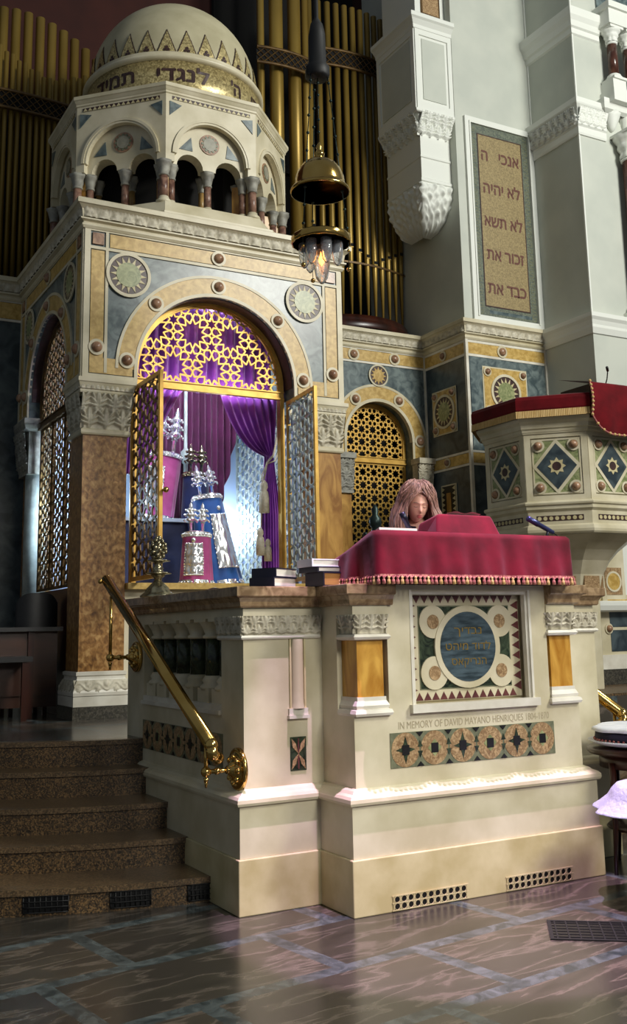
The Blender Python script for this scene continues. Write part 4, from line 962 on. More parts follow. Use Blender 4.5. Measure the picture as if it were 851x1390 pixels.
# balustrade of dark green marble colonnettes
for sx in (1, -1):
    X = lambda x: x if sx > 0 else 2 * XC - x
    for y in (6.22, 6.46, 6.73, 6.99, 7.24, 7.46):
        b = MB().use(DGREEN); xx = X(2.79)
        b.lathe([(.068, 1.32), (.066, 1.57)], (xx, y, 0), 18)
        b.use(CREAM).lathe([(.068, 1.57), (.085, 1.575), (.085, 1.59), (.068, 1.60), (.085, 1.64), (.11, 1.68), (.115, 1.70)], (xx, y, 0), 20, rib=lambda t, z: .07 * cos(8 * t) * (z > 1.6)); b.fbox(FX(xx) if sx > 0 else FXr(xx), y - .10, 1.68, y + .10, 1.71, -.09, .115)
        b.lathe([(.10, 1.24), (.105, 1.26), (.08, 1.28), (.09, 1.30), (.07, 1.33)], (xx, y, 0), 18); b.fbox(FX(xx) if sx > 0 else FXr(xx), y - .095, 1.12, y + .095, 1.25, -.09, .09); b.build('baluster', plat)
    b = MB().use(WHITEM); a, c_ = sorted((X(2.655), X(2.95))); b.box(a, 6.10, 1.10, c_, 7.56, 1.125); a, c_ = sorted((X(2.675), X(2.95))); b.box(a, 6.10, 1.125, c_, 7.56, 1.16); b.build('balustrade_sill', plat)
# brass floor-level grilles in the plinth
for x0 in (3.41, 4.245):
    b = MB(); fr = FY(5.32); b.use(BLACK).fbox(fr, x0, .012, x0 + .525, .085, 0, .002); b.use(YCREAM); n = 11
    for k in range(n + 1): b.fbox(fr, x0 + .525 * k / n - .0035, .008, x0 + .525 * k / n + .0035, .090, .002, .006)
    for z in (.010, .049, .087): b.fbox(fr, x0 - .01, z - .003, x0 + .535, z + .003, .002, .006)
    for k in range(n):
        for z in (.030, .068): b.band(fr, x0 + .525 * (k + .5) / n, z, .0175, .0205, 0, 2 * pi, .002, .006, 10)
    b.build('vent_grille', plat)
# counter slabs, pink-brown marble with moulded edge
def counter(outer, inner, name):
    b = MB().use(COUNTER); z1 = 1.882
    p = outer + inner[::-1]; slab(b, p, 1.80, z1); slab(b, [(x, y) for x, y in outer] + inner[::-1], 1.755, 1.80)
    b.sweep(outer, [(0, 1.755), (.004, 1.755), (.012, 1.765), (.015, 1.79), (.03, 1.815), (.045, 1.82), (.05, 1.826), (.05, 1.878), (.046, 1.882), (0, 1.882)])
    return b.build(name, plat)
counter([(2.655, 7.95), (2.655, 5.75), (3.20, 5.75), (3.20, 5.37), (3.50, 5.37)], [(3.12, 7.95), (3.12, 6.05), (3.2, 6.05), (3.3, 6.05), (3.50, 6.05)], 'counter')
counter([(2 * XC - 3.47, 5.37), (2 * XC - 3.20, 5.37), (2 * XC - 3.20, 5.75), (2 * XC - 2.655, 5.75), (2 * XC - 2.655, 7.95)], [(2 * XC - 3.47, 6.05), (2 * XC - 3.3, 6.05), (2 * XC - 3.2, 6.05), (2 * XC - 3.12, 6.05), (2 * XC - 3.12, 7.95)], 'counter')

# ------------------------------------------------------------------ brass handrails
def handrail(sx, label):
    X = lambda x: x if sx > 0 else 2 * XC - x
    xr, xw = X(2.46), X(2.675)
    t = thing('handrail', label, 'handrail', (xr, 6.7, .8), None)
    top, bot = Vector((xr, 7.82, 2.03)), Vector((xr, 5.76, .96)); d = (top - bot).normalized()
    b = MB().use(BRASS); b.tube([top, bot], .041, 16)
    b.ball(bot, .042, 14, 10); b.tube([bot, bot - Vector((0, .012, .05)), bot + Vector((X(2.50) - xr, 0, -.075))], .038, 14); b.ball(bot + Vector((X(2.50) - xr, 0, -.075)), .038, 12, 8)
    b.ball(top, .041, 14, 10); b.ball(top + Vector((X(2.41) - xr, 0, -.01)), .02, 10, 8); b.build('rail', t)
    for (y, z, zt, R) in ((7.70, 1.44, 1.90, .115), (5.84, .80, .96, .125)):
        b = MB().use(BRASS); s_ = 1 if sx > 0 else -1
        b.tube([(xr, y, z - .09), (xr, y, z - .05)], [.006, .014]); b.tube([(xr, y, z), (xr, y, zt)], .013, 10); b.ball((xr, y, z), .032, 12, 8)
        b.tube([(xr, y, z), (xw - s_ * .02, y, z)], .014, 10); b.ball((xr + s_ * .07, y, z), .022, 10, 8); b.tube([(xr + s_ * .13, y, z), (xr + s_ * .15, y, z)], .022, 12)
        b.tube([(xr, y, z - .06), (xr, y, z - .035)], [.012, .018]); b.build('bracket', t)
        b = MB().use(BRASS); fw_ = FX(xw) if sx > 0 else FXr(xw)
        b.lathe([(R, .0), (R, .018), (R * .9, .026), (R * .82, .02), (R * .7, .035), (R * .45, .05), (R * .3, .06), (R * .2, .075), (.001, .08)], (y, z, 0), 32, fr=fw_)
        for k in range(8):
            t_ = 2 * pi * k / 8; p = fw_(y + R * .58 * cos(t_), z + R * .58 * sin(t_), .04); b.ball(p, R * .15, 10, 6)
        b.build('rosette', t)
    return t
handrail(1, 'thick polished brass handrail on round rosettes beside the left granite steps')
handrail(-1, 'short glimpse of brass handrail behind the right end of the marble platform')

# ------------------------------------------------------------------ velvet cloth over the desk
t = thing('desk_cloth', 'crimson velvet cloth with rose and gold fringe draped over the reading desk', 'cloth', (4.1, 5.4, 1.88))
def rrect(u, x0, x1, y0, y1, r):   # closed outline with rounded front corners, u in 0..1
    pts = [(x0, y1)] + [(x0 + r - r * cos(a * pi / 12), y0 + r - r * sin(a * pi / 12)) for a in range(7)] + [(x1 - r + r * sin(a * pi / 12), y0 + r - r * cos(a * pi / 12)) for a in range(7)] + [(x1, y1)]
    return pts
def resample(pts, n):
    L_ = [0]
    for p, q in zip(pts, pts[1:]): L_.append(L_[-1] + hypot(q[0] - p[0], q[1] - p[1]))
    out = []; j = 0
    for i in range(n + 1):
        s_ = L_[-1] * i / n
        while j < len(pts) - 2 and L_[j + 1] < s_: j += 1
        k = (s_ - L_[j]) / max(1e-9, L_[j + 1] - L_[j]); out.append((pts[j][0] + (pts[j + 1][0] - pts[j][0]) * k, pts[j][1] + (pts[j + 1][1] - pts[j][1]) * k))
    return out
DX0, DX1, DY0, DY1 = 3.30, 4.86, 5.20, 5.84
OUT = resample(rrect(0, DX0, DX1, DY0, DY1, .06), 160)
topz = lambda y: 2.20 - .17 * max(0, y - 5.27) / .57
NV = 16
def cloth(u, v):
    i = u * 160; k = int(i); k = min(k, 159); f_ = i - k; x = OUT[k][0] * (1 - f_) + OUT[k + 1][0] * f_; y = OUT[k][1] * (1 - f_) + OUT[k + 1][1] * f_
    zt = topz(y); rr = .022
    z = zt - (zt - 1.925) * v; w_ = (sin(u * 61 + 1.2 * v) + .7 * sin(u * 117 + 1 - v) + .6 * sin(u * 29)) * .010 * v ** .8 + .014 * v
    cx, cy = 4.08, 5.6; dx, dy = (x - 4.08) * .35, y - cy; L_ = hypot(dx, dy)
    rnd = rr * (1 - sqrt(max(0, 1 - (1 - min(1, v * 10)) ** 2))) if v < .1 else 0
    return Vector((x + dx / L_ * (w_ - rnd), y + dy / L_ * (w_ - rnd), z))
mb = MB().use(VELVET); mb.grid(cloth, 160, NV)
mb.grid(lambda u, v: Vector(cloth(u, 0)) * (1 - v) + Vector((DX0 + (DX1 - DX0) * u, DY1, topz(DY1))) * v + Vector((0, 0, .0015 * sin(v * 20 + u * 6))), 160, 8)
mb.build('velvet', t)
mb = MB().use(FRINGER); mb.grid(lambda u, v: cloth(u, .97 + .05 * v) + Vector((0, -.006, 0)), 160, 2); mb.build('braid', t)
mb = MB()
NT = 88
for k in range(NT):
    u = (k + .5) / NT; p = cloth(u, 1) + Vector((0, -.008, -.002))
    mb.use(FRINGER if k % 3 else FRINGEG); x, y, z = p
    mb.lathe([(.002, z), (.009, z - .008), (.006, z - .016), (.010, z - .024), (.0125, z - .046), (.008, z - .05)], (x, y, 0), 8)
    mb.use(FRINGER); q = cloth(min(1, u + .5 / NT), 1) + Vector((0, -.008, 0)); mb.tube([p, (p + q) / 2 + Vector((0, 0, -.012)), q], .003, 5)
fo = mb.build('tassel_fringe', t); fo['kind'] = 'stuff'
# wooden desk underneath
mb = MB().use(WOODB); mb.prism(F((3.36, 0, 0), (0, 1, 0), (-1, 0, 0)), [(5.27, 1.885), (5.80, 1.885), (5.80, 2.02), (5.27, 2.175)], -1.44, 0); o = tag(mb.build('reading_desk'), 'low wooden reading desk hidden under the crimson velvet cloth', 'desk')
# book rest
t = thing('book_rest', 'sloping book rest covered in crimson velvet standing on the reading desk', 'book rest', (4.22, 5.6, 2.12))
z0 = topz(5.55)
def rest(u, v):
    a = -.27 + .54 * u; x = 4.24 + a * (1 - .10 * v); y = 5.50 + .10 * v + .004 * sin(u * 40); return Vector((x, y, z0 + .005 + .235 * v + .004 * sin(u * 23) * v))
mb = MB().use(VELVET)
P = [(3.93, 5.47, z0 + .0), (4.53, 5.47, z0), (4.545, 5.80, topz(5.8)), (3.92, 5.80, topz(5.8)), (4.01, 5.55, 2.365), (4.45, 5.55, 2.365), (4.50, 5.72, 2.31), (3.96, 5.72, 2.31)]
mb.mesh(P, [(0, 1, 2, 3), (4, 5, 6, 7), (0, 1, 5, 4), (1, 2, 6, 5), (2, 3, 7, 6), (3, 0, 4, 7)]); o = mb.build('velvet_cover', t); bevel(o, .02); o.modifiers[0].segments = 4
mb = MB().use(VELVET); mb.tube([(4.0, 5.45, z0 + .02), (4.08, 5.44, z0 + .038), (4.3, 5.44, z0 + .04), (4.54, 5.45, z0 + .03)], .014, 10); mb.build('cord_edge', t)
mb = MB().use(PAPER)
mb.grid(lambda u, v: Vector((4.10 + .28 * u, 5.57 + .13 * v, 2.372 - .045 * v + .012 * sin(pi * u * 2) ** 2)), 16, 4); tag(mb.build('open_book'), 'edge of an open white book lying on the velvet book rest', 'book')
mb = MB().use(PAGES); mb.prism(F((0, 0, 0), (0, 1, 0), (-1, 0, 0)), [(5.30, 2.205), (5.52, 2.145), (5.52, 2.163), (5.30, 2.225)], -3.66, -3.38); o = MB  # closed booklet
bk = mb.build('booklet'); tag(bk, 'thin white booklet lying flat by the left microphone on the velvet', 'booklet')
# microphones
def mic(bx, by, bz, hx, hy, hz, tx, tz, label, m):
    t = thing('microphone', label, 'microphone', (bx, by, bz), None)
    b = MB().use(MICD); b.lathe([(.035, 0), (.035, .012), (.012, .018), (.01, .05)], (bx, by, bz), 14); b.build('base', t)
    b = MB().use(MICD); b.tube([(bx, by, bz + .03), (hx, hy, hz)], .009, 8); b.ball((hx, hy, hz), .016, 10, 8); b.build('stand', t)
    d = Vector((tx - hx, 0, tz - hz)); p = Vector((hx, hy, hz)); b = MB().use(m); b.tube([p - d * .25, p, p + d * .45, p + d * .5, p + d], [.015, .017, .017, .021, .019], 12); b.build('microphone_body', t)
    b = MB().use(BLACK); q = p - d * .25; b.tube([q, q + Vector((-d.x * .3, .0, -.03)), q + Vector((-d.x * .2, -.02, bz - q.z + .012)), (bx - .05, by - .04, bz + .006)], .004, 6); b.build('cable', t)
mic(3.63, 5.36, 2.185, 3.635, 5.36, 2.24, 3.59, 2.33, 'dark upright microphone on the velvet desk in front of the woman', MICD)
mic(4.80, 5.40, 2.165, 4.82, 5.40, 2.262, 4.645, 2.335, 'blue-grey microphone tilted low at the right end of the velvet desk', MICB)

# ------------------------------------------------------------------ things on the counter
t = thing('silver_candlestick', 'ornate tarnished silver candlestick on the left rear end of the marble counter', 'candlestick', (2.80, 7.60, 1.884))
c_ = (2.80, 7.60, 1.884)
b = MB().use(TARN); b.lathe([(.135, 0), (.14, .015), (.12, .03), (.10, .045), (.085, .075), (.06, .10), (.045, .115), (.03, .13)], c_, 28, rib=lambda t_, z: .05 * cos(8 * t_)); b.build('base', t)
b = MB().use(TARN); b.lathe([(.03, .13), (.028, .15), (.05, .165), (.055, .18), (.095, .185), (.10, .19), (.05, .20), (.035, .215), (.045, .225), (.03, .245), (.028, .26), (.045, .275), (.085, .283), (.09, .288), (.03, .295)], c_, 28, rib=lambda t_, z: .12 * cos(6 * t_) * (.17 < z < .2 or .275 < z < .29)); b.build('stem', t)
b = MB().use(TARN)
for k in range(40):
    a = k * 2.4; h = k / 40; r = .062 * sin(pi * (h * .85 + .12)) ; b.ball((c_[0] + r * cos(a), c_[1] + r * sin(a), c_[2] + .30 + .17 * h), .017, 8, 5)
b.lathe([(.02, .29), (.045, .32), (.05, .38), (.03, .44), (.005, .475)], c_, 14); b.build('pierced_finial', t)
def book(x, y, z, w_, d_, h, rz, label, cm, pm, g=None, spine='x'):
    """spine to the left (-x), pages show towards -y"""
    t = thing('book', label, 'book', (x, y, z), g); t.rotation_euler.z = rz
    def part(nm, m, bxs):
        b = MB().use(m)
        for q in bxs: b.box(*q)
        o = b.build(nm); o.parent = t; o.location = (0, 0, 0)
    part('cover', cm, [(-w_ / 2, -d_ / 2, 0, w_ / 2, d_ / 2, .006), (-w_ / 2, -d_ / 2, h - .006, w_ / 2, d_ / 2, h), (-w_ / 2 - .004, -d_ / 2, 0, -w_ / 2 + .006, d_ / 2, h)])
    part('pages', pm, [(-w_ / 2 + .006, -d_ / 2 + .006, .006, w_ / 2 - .006, d_ / 2 - .006, h - .006)])
    return t
CZ = 1.883
book(2.95, 5.90, CZ, .25, .19, .062, math.radians(28), 'navy prayer book at the bottom of the leaning pair on the counter', NAVYC, PAGES)
book(2.97, 5.92, CZ + .063, .26, .18, .058, math.radians(32), 'navy prayer book lying skewed on top of the leaning pair', NAVYC, PAGES)
book(3.27, 5.72, CZ, .25, .20, .085, math.radians(6), 'thick book with yellowed page edges at the bottom of the right pile', NAVYC, PAGESY)
book(3.25, 5.73, CZ + .086, .29, .20, .035, math.radians(8), 'slim book with white page edges in the middle of the right pile', NAVYC, PAGES)
book(3.21, 5.74, CZ + .122, .24, .18, .048, math.radians(4), 'pale book with white page edges topmost of the right pile', WHITEC, PAGES)
mb = MB().use(PAPER); mb.grid(lambda u, v: Vector((2.72 + .20 * u + .02 * v, 6.05 + .26 * v, CZ + .004 + .016 * sin(pi * u))), 10, 3)
mb.grid(lambda u, v: Vector((2.72 + .20 * u + .02 * v, 6.05 + .26 * v, CZ + .001)), 2, 2); tag(mb.build('loose_papers'), 'loose white papers lying on the counter left of the navy prayer books', 'paper')
mb = MB().use(BLACKL); mb.grid(lambda u, v: Vector((2.74 + .16 * u, 6.45 + .18 * v, CZ + .002 + .03 * sin(pi * u) * sin(pi * v))), 8, 6); mb.grid(lambda u, v: Vector((2.74 + .16 * u, 6.45 + .18 * v, CZ + .001)), 2, 2); tag(mb.build('cloth_cap'), 'small black cloth lying on the counter by the papers', 'cloth')

# ================================================================== INSIDE THE ARK
def drape(name_t, label, fn, m, nu=70, nv=40, cat='curtain', group=None, loc=None):
    mb = MB().use(m); mb.grid(fn, nu, nv); o = mb.build('curtain', None, loc or fn(.5, 1)); o.modifiers.new('s', 'SOLIDIFY').thickness = .006
    return tag(o, label, cat, group)
drape('curtain', 'dark maroon pleated curtain hanging at the back of the ark behind the scrolls', lambda u, v: Vector((3.95 + 1.4 * u, 11.35 + .04 * sin(u * 2 * pi * 17) + .012 * sin(u * 83), 5.3 - v * (2.35 if u < .5 else 2.35 - 1.5 * min(1, max(0, (u - .72) / .26)) ** 1.3 - .35 * (u - .5) / .5))), MAROON, 200, 30)
drape('curtain', 'bright purple gathered curtain filling the arch behind the gilded lattice lunette', lambda u, v: Vector((TXC - .84 + 1.68 * u, 9.98 + .03 * sin(u * 2 * pi * 15 + v) + .015 * sin(u * 71), 5.14 - .98 * v)), PURPLE, 180, 12)
def swag(u, v):   # right curtain: from the top sweeping to the tie-back, then falling
    x_t = 4.40 + .68 * u; g = .40
    if v < .55:
        k = v / .55; e = k ** 1.35
        x = x_t + (4.93 + .10 * u - x_t) * e; z = 4.18 - (.66 + .0 * u) * k - .22 * sin(pi * k) * (1 - u) * .7
        y = 10.02 + .035 * sin(u * 2 * pi * 7) * (1 - .5 * k) - .05 * sin(pi * k) * (1 - u)
    else:
        k = (v - .55) / .45; x = 4.93 + .10 * u + (u - .35) * .13 * min(1, k * 2); z = 3.52 - 1.30 * k; y = 10.02 + .0175 * sin(u * 2 * pi * 7) + .01 * sin(u * 40)
    return Vector((x, y, z))
drape('curtain', 'purple velvet curtain swept to the right and tied back with a cord', swag, MAROON if False else PURPLE, 90, 60)
drape('curtain', 'narrow purple curtain swept behind the left door leaf', lambda u, v: Vector((3.30 + (.66 * u) * (1 - .72 * v ** .8), 10.0 + .03 * sin(u * 2 * pi * 7), 4.18 - .95 * v)), PURPLE, 70, 30)
# tie-back cord and tassels
t = thing('curtain_tieback', 'cream cord with hanging tassels tying back the right purple curtain', 'tassel', (4.92, 9.92, 3.45))
b = MB().use(TASSELC); b.tube([(5.06, 9.96, 4.05), (5.04, 9.93, 3.75), (4.98, 9.92, 3.52), (4.90, 9.92, 3.43), (4.86, 9.92, 3.25)], .012, 8); b.tube([(5.08, 9.96, 3.95), (5.06, 9.93, 3.6), (5.0, 9.92, 3.46), (4.9, 9.92, 3.42), (4.84, 9.92, 3.3), (4.82, 9.92, 2.72)], .008, 8); b.build('cord', t)
for x, z0, z1, r in ((4.86, 2.88, 3.24, .055), (4.81, 2.42, 2.72, .045), (4.90, 2.36, 2.60, .04)):
    b = MB().use(TASSELC); H_ = z1 - z0
    b.lathe([(r, z0), (r * .95, z0 + H_ * .45), (r * .8, z0 + H_ * .62), (r * .5, z0 + H_ * .68), (r * .75, z0 + H_ * .76), (r * .7, z0 + H_ * .88), (.01, z1)], (x, 9.92, 0), 24, rib=lambda t_, z: .06 * cos(12 * t_)); b.build('tassel', t)
def torah(base, top, r0, r1, m, label, plate=True, fin=SILVER, fh=.30, fs=.035, face=-2.2, oval=.8):
    base, top = Vector(base), Vector(top); ax = (top - base); H_ = ax.length; ax.normalize()
    sx_ = Vector((1, 0, 0)); sx_ = (sx_ - ax * sx_.dot(ax)).normalized(); sy_ = ax.cross(sx_)
    def P(a, r, h): return base + sx_ * (r * cos(a)) + sy_ * (r * sin(a) * oval) + ax * h
    t = thing('torah_scroll', label, 'torah scroll', base)
    R = lambda v: r0 + (r1 - r0) * v ** .8
    b = MB().use(m); n = 64
    prof = [(0, 0), (0, 1)] 
    b.grid(lambda u, v: P(2 * pi * u, R(v) * (1 + .035 * (1 - v) * sin(u * 2 * pi * 11) + .012 * sin(u * 40)), H_ * v), n, 14, wrap=True)
    b.grid(lambda u, v: P(2 * pi * u, R(1) * (1 - v) + .001, H_ + .02 * sin(v * pi / 2)), n, 5, wrap=True)
    b.build('mantle', t)
    for nm, h0, hh in (('fringe_band', 0, .05), ('fringe_band', H_ - .055, .055)):
        b = MB().use(fin)
        for k in range(int(26)):
            a = 2 * pi * k / 26; v = (h0 + hh / 2) / H_; p = P(a, R(v) + .006, h0 + hh / 2)
            b.ball(p, .014, 8, 5); b.ball(P(a + pi / 26, R(v) + .006, h0 + hh * .15), .010, 6, 4)
        b.grid(lambda u, v_: P(2 * pi * u, R((h0 + hh * v_) / H_) + .005, h0 + hh * v_), 48, 2, wrap=True); b.build(nm, t)
    for s_ in (-1, 1):
        b = MB().use(fin); q = P(0, 0, H_) + sx_ * s_ * r1 * .45
        def pt(h, r, a, q=q): return q + ax * h + sx_ * r * cos(a) + sy_ * r * sin(a)
        prof = [(.3, 0), (.3, .30), (.55, .31), (.35, .34), (.9, .40), (1.15, .42), (.8, .46), (.6, .50), (1.0, .55), (.95, .60), (.5, .66), (.75, .71), (.7, .76), (.3, .82), (.35, .88), (.02, 1.0)]
        b.grid(lambda u, v: pt(prof[int(round(v * 15))][1] * fh, prof[int(round(v * 15))][0] * fs, 2 * pi * u), 14, 15, wrap=True)
        for (h, r) in ((.38, 1.35), (.56, 1.2), (.72, 1.0)):
            for k in range(6): b.ball(pt(h * fh, r * fs, k * pi / 3), fs * .22, 7, 5)
        b.build('silver_finial', t)
    if plate:
        b = MB().use(fin); a0 = face
        def pp(u, v, e):   # shield wrapped on the front
            w_ = r0 * .62 * (1 - .12 * abs(v - .5)); return P(a0 + (u - .5) * 2 * w_ / r0, R(.2 + .6 * v) + e, H_ * (.18 + .58 * v))
        b.grid(lambda u, v: pp(u, v, .010 + .012 * abs(sin(u * 9)) * abs(sin(v * 11)) + .008 * (hypot(u - .5, v - .5) < .25)), 24, 24)
        for k in range(12): u = k / 11; b.ball(pp(u, 1, .008), .012, 6, 4); b.ball(pp(u, 0, .008), .012, 6, 4); b.ball(pp(0, u, .008), .012, 6, 4); b.ball(pp(1, u, .008), .012, 6, 4)
        b.ball(pp(.5, 1.12, .005), .028, 8, 6)
        b.build('breastplate', t)
        b = MB().use(fin); b.tube([P(a0, r1 * .4, H_ + .02), pp(.15, 1.0, .01)], .003, 5); b.tube([P(a0, r1 * .4, H_ + .02), pp(.85, 1.0, .01)], .003, 5); b.build('chain', t)
    return t
torah((4.14, 10.08, 2.105), (4.15, 10.10, 2.66), .185, .150, PINKV, 'small pink velvet torah scroll with silver breastplate standing frontmost in the ark', True, SILVER, .33, .055, -2.1)
torah((4.55, 10.40, 2.105), (4.44, 10.52, 3.12), .27, .165, BLUEV, 'bright blue velvet torah scroll leaning right behind the small pink one', True, SILVER, .36, .058, -1.25)
torah((4.43, 10.86, 2.105), (4.46, 10.88, 3.43), .19, .15, NAVYV, 'dark blue velvet torah scroll between the pink and bright blue ones', False, TARN, .34, .055)
torah((4.02, 10.93, 2.865), (4.12, 10.96, 3.64), .17, .19, PINKV, 'tall pink velvet torah scroll on the raised shelf beside the left door leaf', True, SILVER, .58, .075, -2.4)

# ================================================================== SMALL ARCHED SCREEN in the rear wall
t = thing('arched_lattice_screen', 'gilded star lattice screen in the small arch right of the ark', 'lattice screen', (7.83, YW + .2, 1.5))
fr = FY(YW + .20)
lunette(fr, 7.83, .56, 4.30, 4.06, 0, t, GILT, oct_pattern(7.27, 4.1, 8.5, 4.9, .078), .018)
screen(fr, 7.27, 1.4, 8.39, 4.0, 0, t, GILT, .078, 'lattice_panel', wd=.018, fw=.04, kind='oct')
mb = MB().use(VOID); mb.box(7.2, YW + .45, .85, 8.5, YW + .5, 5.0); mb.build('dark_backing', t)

# ================================================================== ORGAN
def pipe(par, x, y, z0, z1, r, zm=None, seg=14, foot=True, m=None):
    b = MB().use(m or PIPE)
    if zm:
        b.lathe([(r * .28, z0), (r * .98, zm - .02), (r, zm), (r, z1), (r * .86, z1), (r * .86, z1 - .05)], (x, y, 0), seg)
        d = Vector((-.2, -1, 0)).normalized(); fr = F((x, y, 0), (1, 0, 0), (0, -1, 0)); b.use(VOID).fbox(fr, -r * .55, zm + .0, r * .55, zm + .05, r * .8, r * 1.01); b.use(m or PIPE).fbox(fr, -r * .62, zm - .015, r * .62, zm, r * .8, r * 1.06)
    else: b.lathe([(r, z0), (r, z1), (r * .86, z1), (r * .86, z1 - .05)], (x, y, 0), seg)
    return b.build('organ_pipe', par)
def curved_band(par, x0, x1, yf, z0, z1, name='pierced_band'):
    b = MB().use(DGILT); n = 40
    P = lambda u, z, e: Vector((x0 + (x1 - x0) * u, yf(x0 + (x1 - x0) * u) - e, z))
    for a, c_ in ((z0, z0 + .035), (z1 - .035, z1)): b.grid(lambda u, v: P(u, a + (c_ - a) * v, .02), n, 1); b.grid(lambda u, v: P(u, a, .02 - .03 * v), n, 1); b.grid(lambda u, v: P(u, c_, .02 - .03 * v), n, 1)
    b.use(VOID).grid(lambda u, v: P(u, z0 + (z1 - z0) * v, -.005), n, 1)
    b.use(DGILT); L_ = x1 - x0; st = (z1 - z0 - .07) / 2; k = max(1, round(abs(L_) / st))
    for row in range(2):
        for i in range(k):
            za, zb = z0 + .035 + row * st, z0 + .035 + (row + 1) * st
            for (u0, u1) in ((i / k, (i + 1) / k), ((i + 1) / k, i / k)): b.tube([P(u0, za, .01), P(u1, zb, .01)], .007, 4, False)
    return b.build(name, par)
org = thing('pipe_organ', 'gilt organ pipes with pierced bands rising left of the domed ark', 'organ', (2.8, 12.9, 5.91))
yl = lambda x: 12.95 - .25 * cos((x - 2.6) * .9)
for k in range(24):
    x = 1.86 + k * .083; zt = 8.95 + .35 * abs(((k - 15) / 9)) ** 1.3 + .03 * (k % 2); pipe(org, x, yl(x), 5.92, min(zt, 9.6), .031, None, 10)
for k in range(13):
    x = 1.85 + k * .165; pipe(org, x, yl(x) + .22, 5.92, 9.98 - .26 * ((k - 5.5) / 5.5) ** 2, .062, None, 14)
curved_band(org, 1.85, 3.80, lambda x: yl(x) - .04, 8.38, 8.66)
mb = MB().use(WOODD); mb.grid(lambda u, v: Vector((1.85 + 1.95 * u, yl(1.85 + 1.95 * u) - .1, 5.915 + .1 * v)), 20, 1); mb.build('organ_sill', org)
org = thing('pipe_organ', 'tall gilt organ pipes between the domed ark and the white corbelled stone box', 'organ', (7.3, 12.9, 5.91))
yr = lambda x: 12.75 - .30 * cos((x - 7.75) * 1.3)
for x, r in ((6.18, .055), (6.42, .105), (6.74, .10), (6.96, .06)): pipe(org, x, 12.62 - .1 * cos((x - 6.5) * 3), 5.92, 13.2, r, None, 18)
for k in range(15):
    x = 7.02 + k * .142; zt = 11.35 if x > 7.25 else 11.5; pipe(org, x, yr(x), 6.12, 11.25, .046, 7.05 + .08 * abs(k - 7) ** .9, 14)
curved_band(org, 6.02, 7.10, lambda x: 12.42 - .12 * cos((x - 6.5) * 2.4), 9.82, 10.10)
curved_band(org, 7.0, 9.1, lambda x: yr(x) - .06, 10.15, 10.45)
mb = MB().use(WOODD)
mb.lathe([(1.18, 5.915), (1.20, 5.98), (1.16, 6.02), (1.14, 6.05), (1.12, 6.12), (.2, 6.12)], (7.75, 13.25, 0), 48, a0=pi, a1=2 * pi); mb.build('curved_wooden_base', org)
mb = MB().use(DGILT); mb.grid(lambda u, v: Vector((6.95 + 2.2 * u, yr(6.95 + 2.2 * u) - .05, 7.0 + .03 * v)), 30, 1); mb.build('pipe_rail', org)

# ================================================================== TEXT PANEL on the pier
t = thing('commandment_panel', 'tall mosaic panel of five brown Hebrew lines in a white frame high on the pier', 'mosaic panel', (9.46, YP, 5.92))
fr = FY(YP); a0, a1, b0, b1 = 8.80, 10.085, 5.915, 9.06
b = MB().use(PLTRIM)
for q in ((a0, b0, a0 + .09, b1), (a1 - .09, b0, a1, b1), (a0, b0, a1, b0 + .09), (a0, b1 - .09, a1, b1)): b.fbox(fr, *q, 0, .04)
for q in ((a0 + .07, b0 + .07, a0 + .095, b1 - .07), (a1 - .095, b0 + .07, a1 - .07, b1 - .07)): b.fbox(fr, *q, 0, .055)
b.build('white_frame', t)
b = MB().use(BORDMOS); b.fbox(fr, a0 + .07, b0 + .09, a1 - .09, b1 - .09, 0, .012); b.use(BLUE).fbox(fr, a0 + .30, b0 + .14, a1 - .2, b0 + .19, .012, .014)
b.use(MOSGR); 
for k in range(60):
    z = b0 + .12 + k * .0485
    if z > b1 - .14: break
    for xa in (a0 + .115, a1 - .185): b.fbox(fr, xa, z, xa + .07, z + .012, .012, .014); b.fbox(fr, xa + (.0 if k % 2 else .058), z, xa + (.012 if k % 2 else .07), z + .048, .012, .014)
b.build('mosaic_border', t)
b = MB().use(FIELDMOS); b.fbox(fr, a0 + .235, b0 + .25, a1 - .235, b1 - .24, .012, .018); b.use(DARKBR)
for q in ((a0 + .225, b0 + .24, a0 + .24, b1 - .23), (a1 - .24, b0 + .24, a1 - .225, b1 - .23), (a0 + .225, b0 + .24, a1 - .225, b0 + .255), (a0 + .225, b1 - .245, a1 - .225, b1 - .23)): b.fbox(fr, *q, .012, .020)
b.build('mosaic_field', t)
for i, (s_, wd_) in enumerate((("אנכי   ה", .70), ("לא יהיה", .70), ("לא תשא", .70), ("זכור את", .70), ("כבד את", .70))):
    b = MB().use(LETTER); letters(b, fr, HB(s_), (a0 + a1) / 2, b1 - .56 - i * .515, .25, .0205, 0, wide=wd_ - .02 * (i % 2), bold=.006); b.build('hebrew_line', t)

# ================================================================== CORBELLED BOX at the pier
t = thing('corbelled_stone_box', 'white panelled stone box on leafy carved corbels projecting beside the pier, top centre', 'stone corbel', (8.3, 11.7, 7.3))
x0, x1, y0, y1 = 8.00, 8.648, 11.18, 12.18
def cpath(i): return [(x0 + i, y1), (x0 + i, y0 + i), (x1, y0 + i)]
b = MB().use(PLTRIM); b.box(x0, y0, 9.0, x1, y1, 10.28)
for fr_, a, c_ in ((FY(y0), x0, x1), (FX(x0), y0, y1)):
    for q in ((a, 9.0, a + .07, 10.28), (c_ - .07, 9.0, c_, 10.28), (a, 9.0, c_, 9.12), (a, 10.18, c_, 10.28)): b.fbox(fr_, *q, 0, .02)
b.use(PLASTER).fbox(FY(y0), x0 + .12, 9.17, x1 - .12, 10.13, 0, .012).fbox(FX(x0), y0 + .12, 9.17, y1 - .12, 10.13, 0, .012); b.build('panelled_box', t)
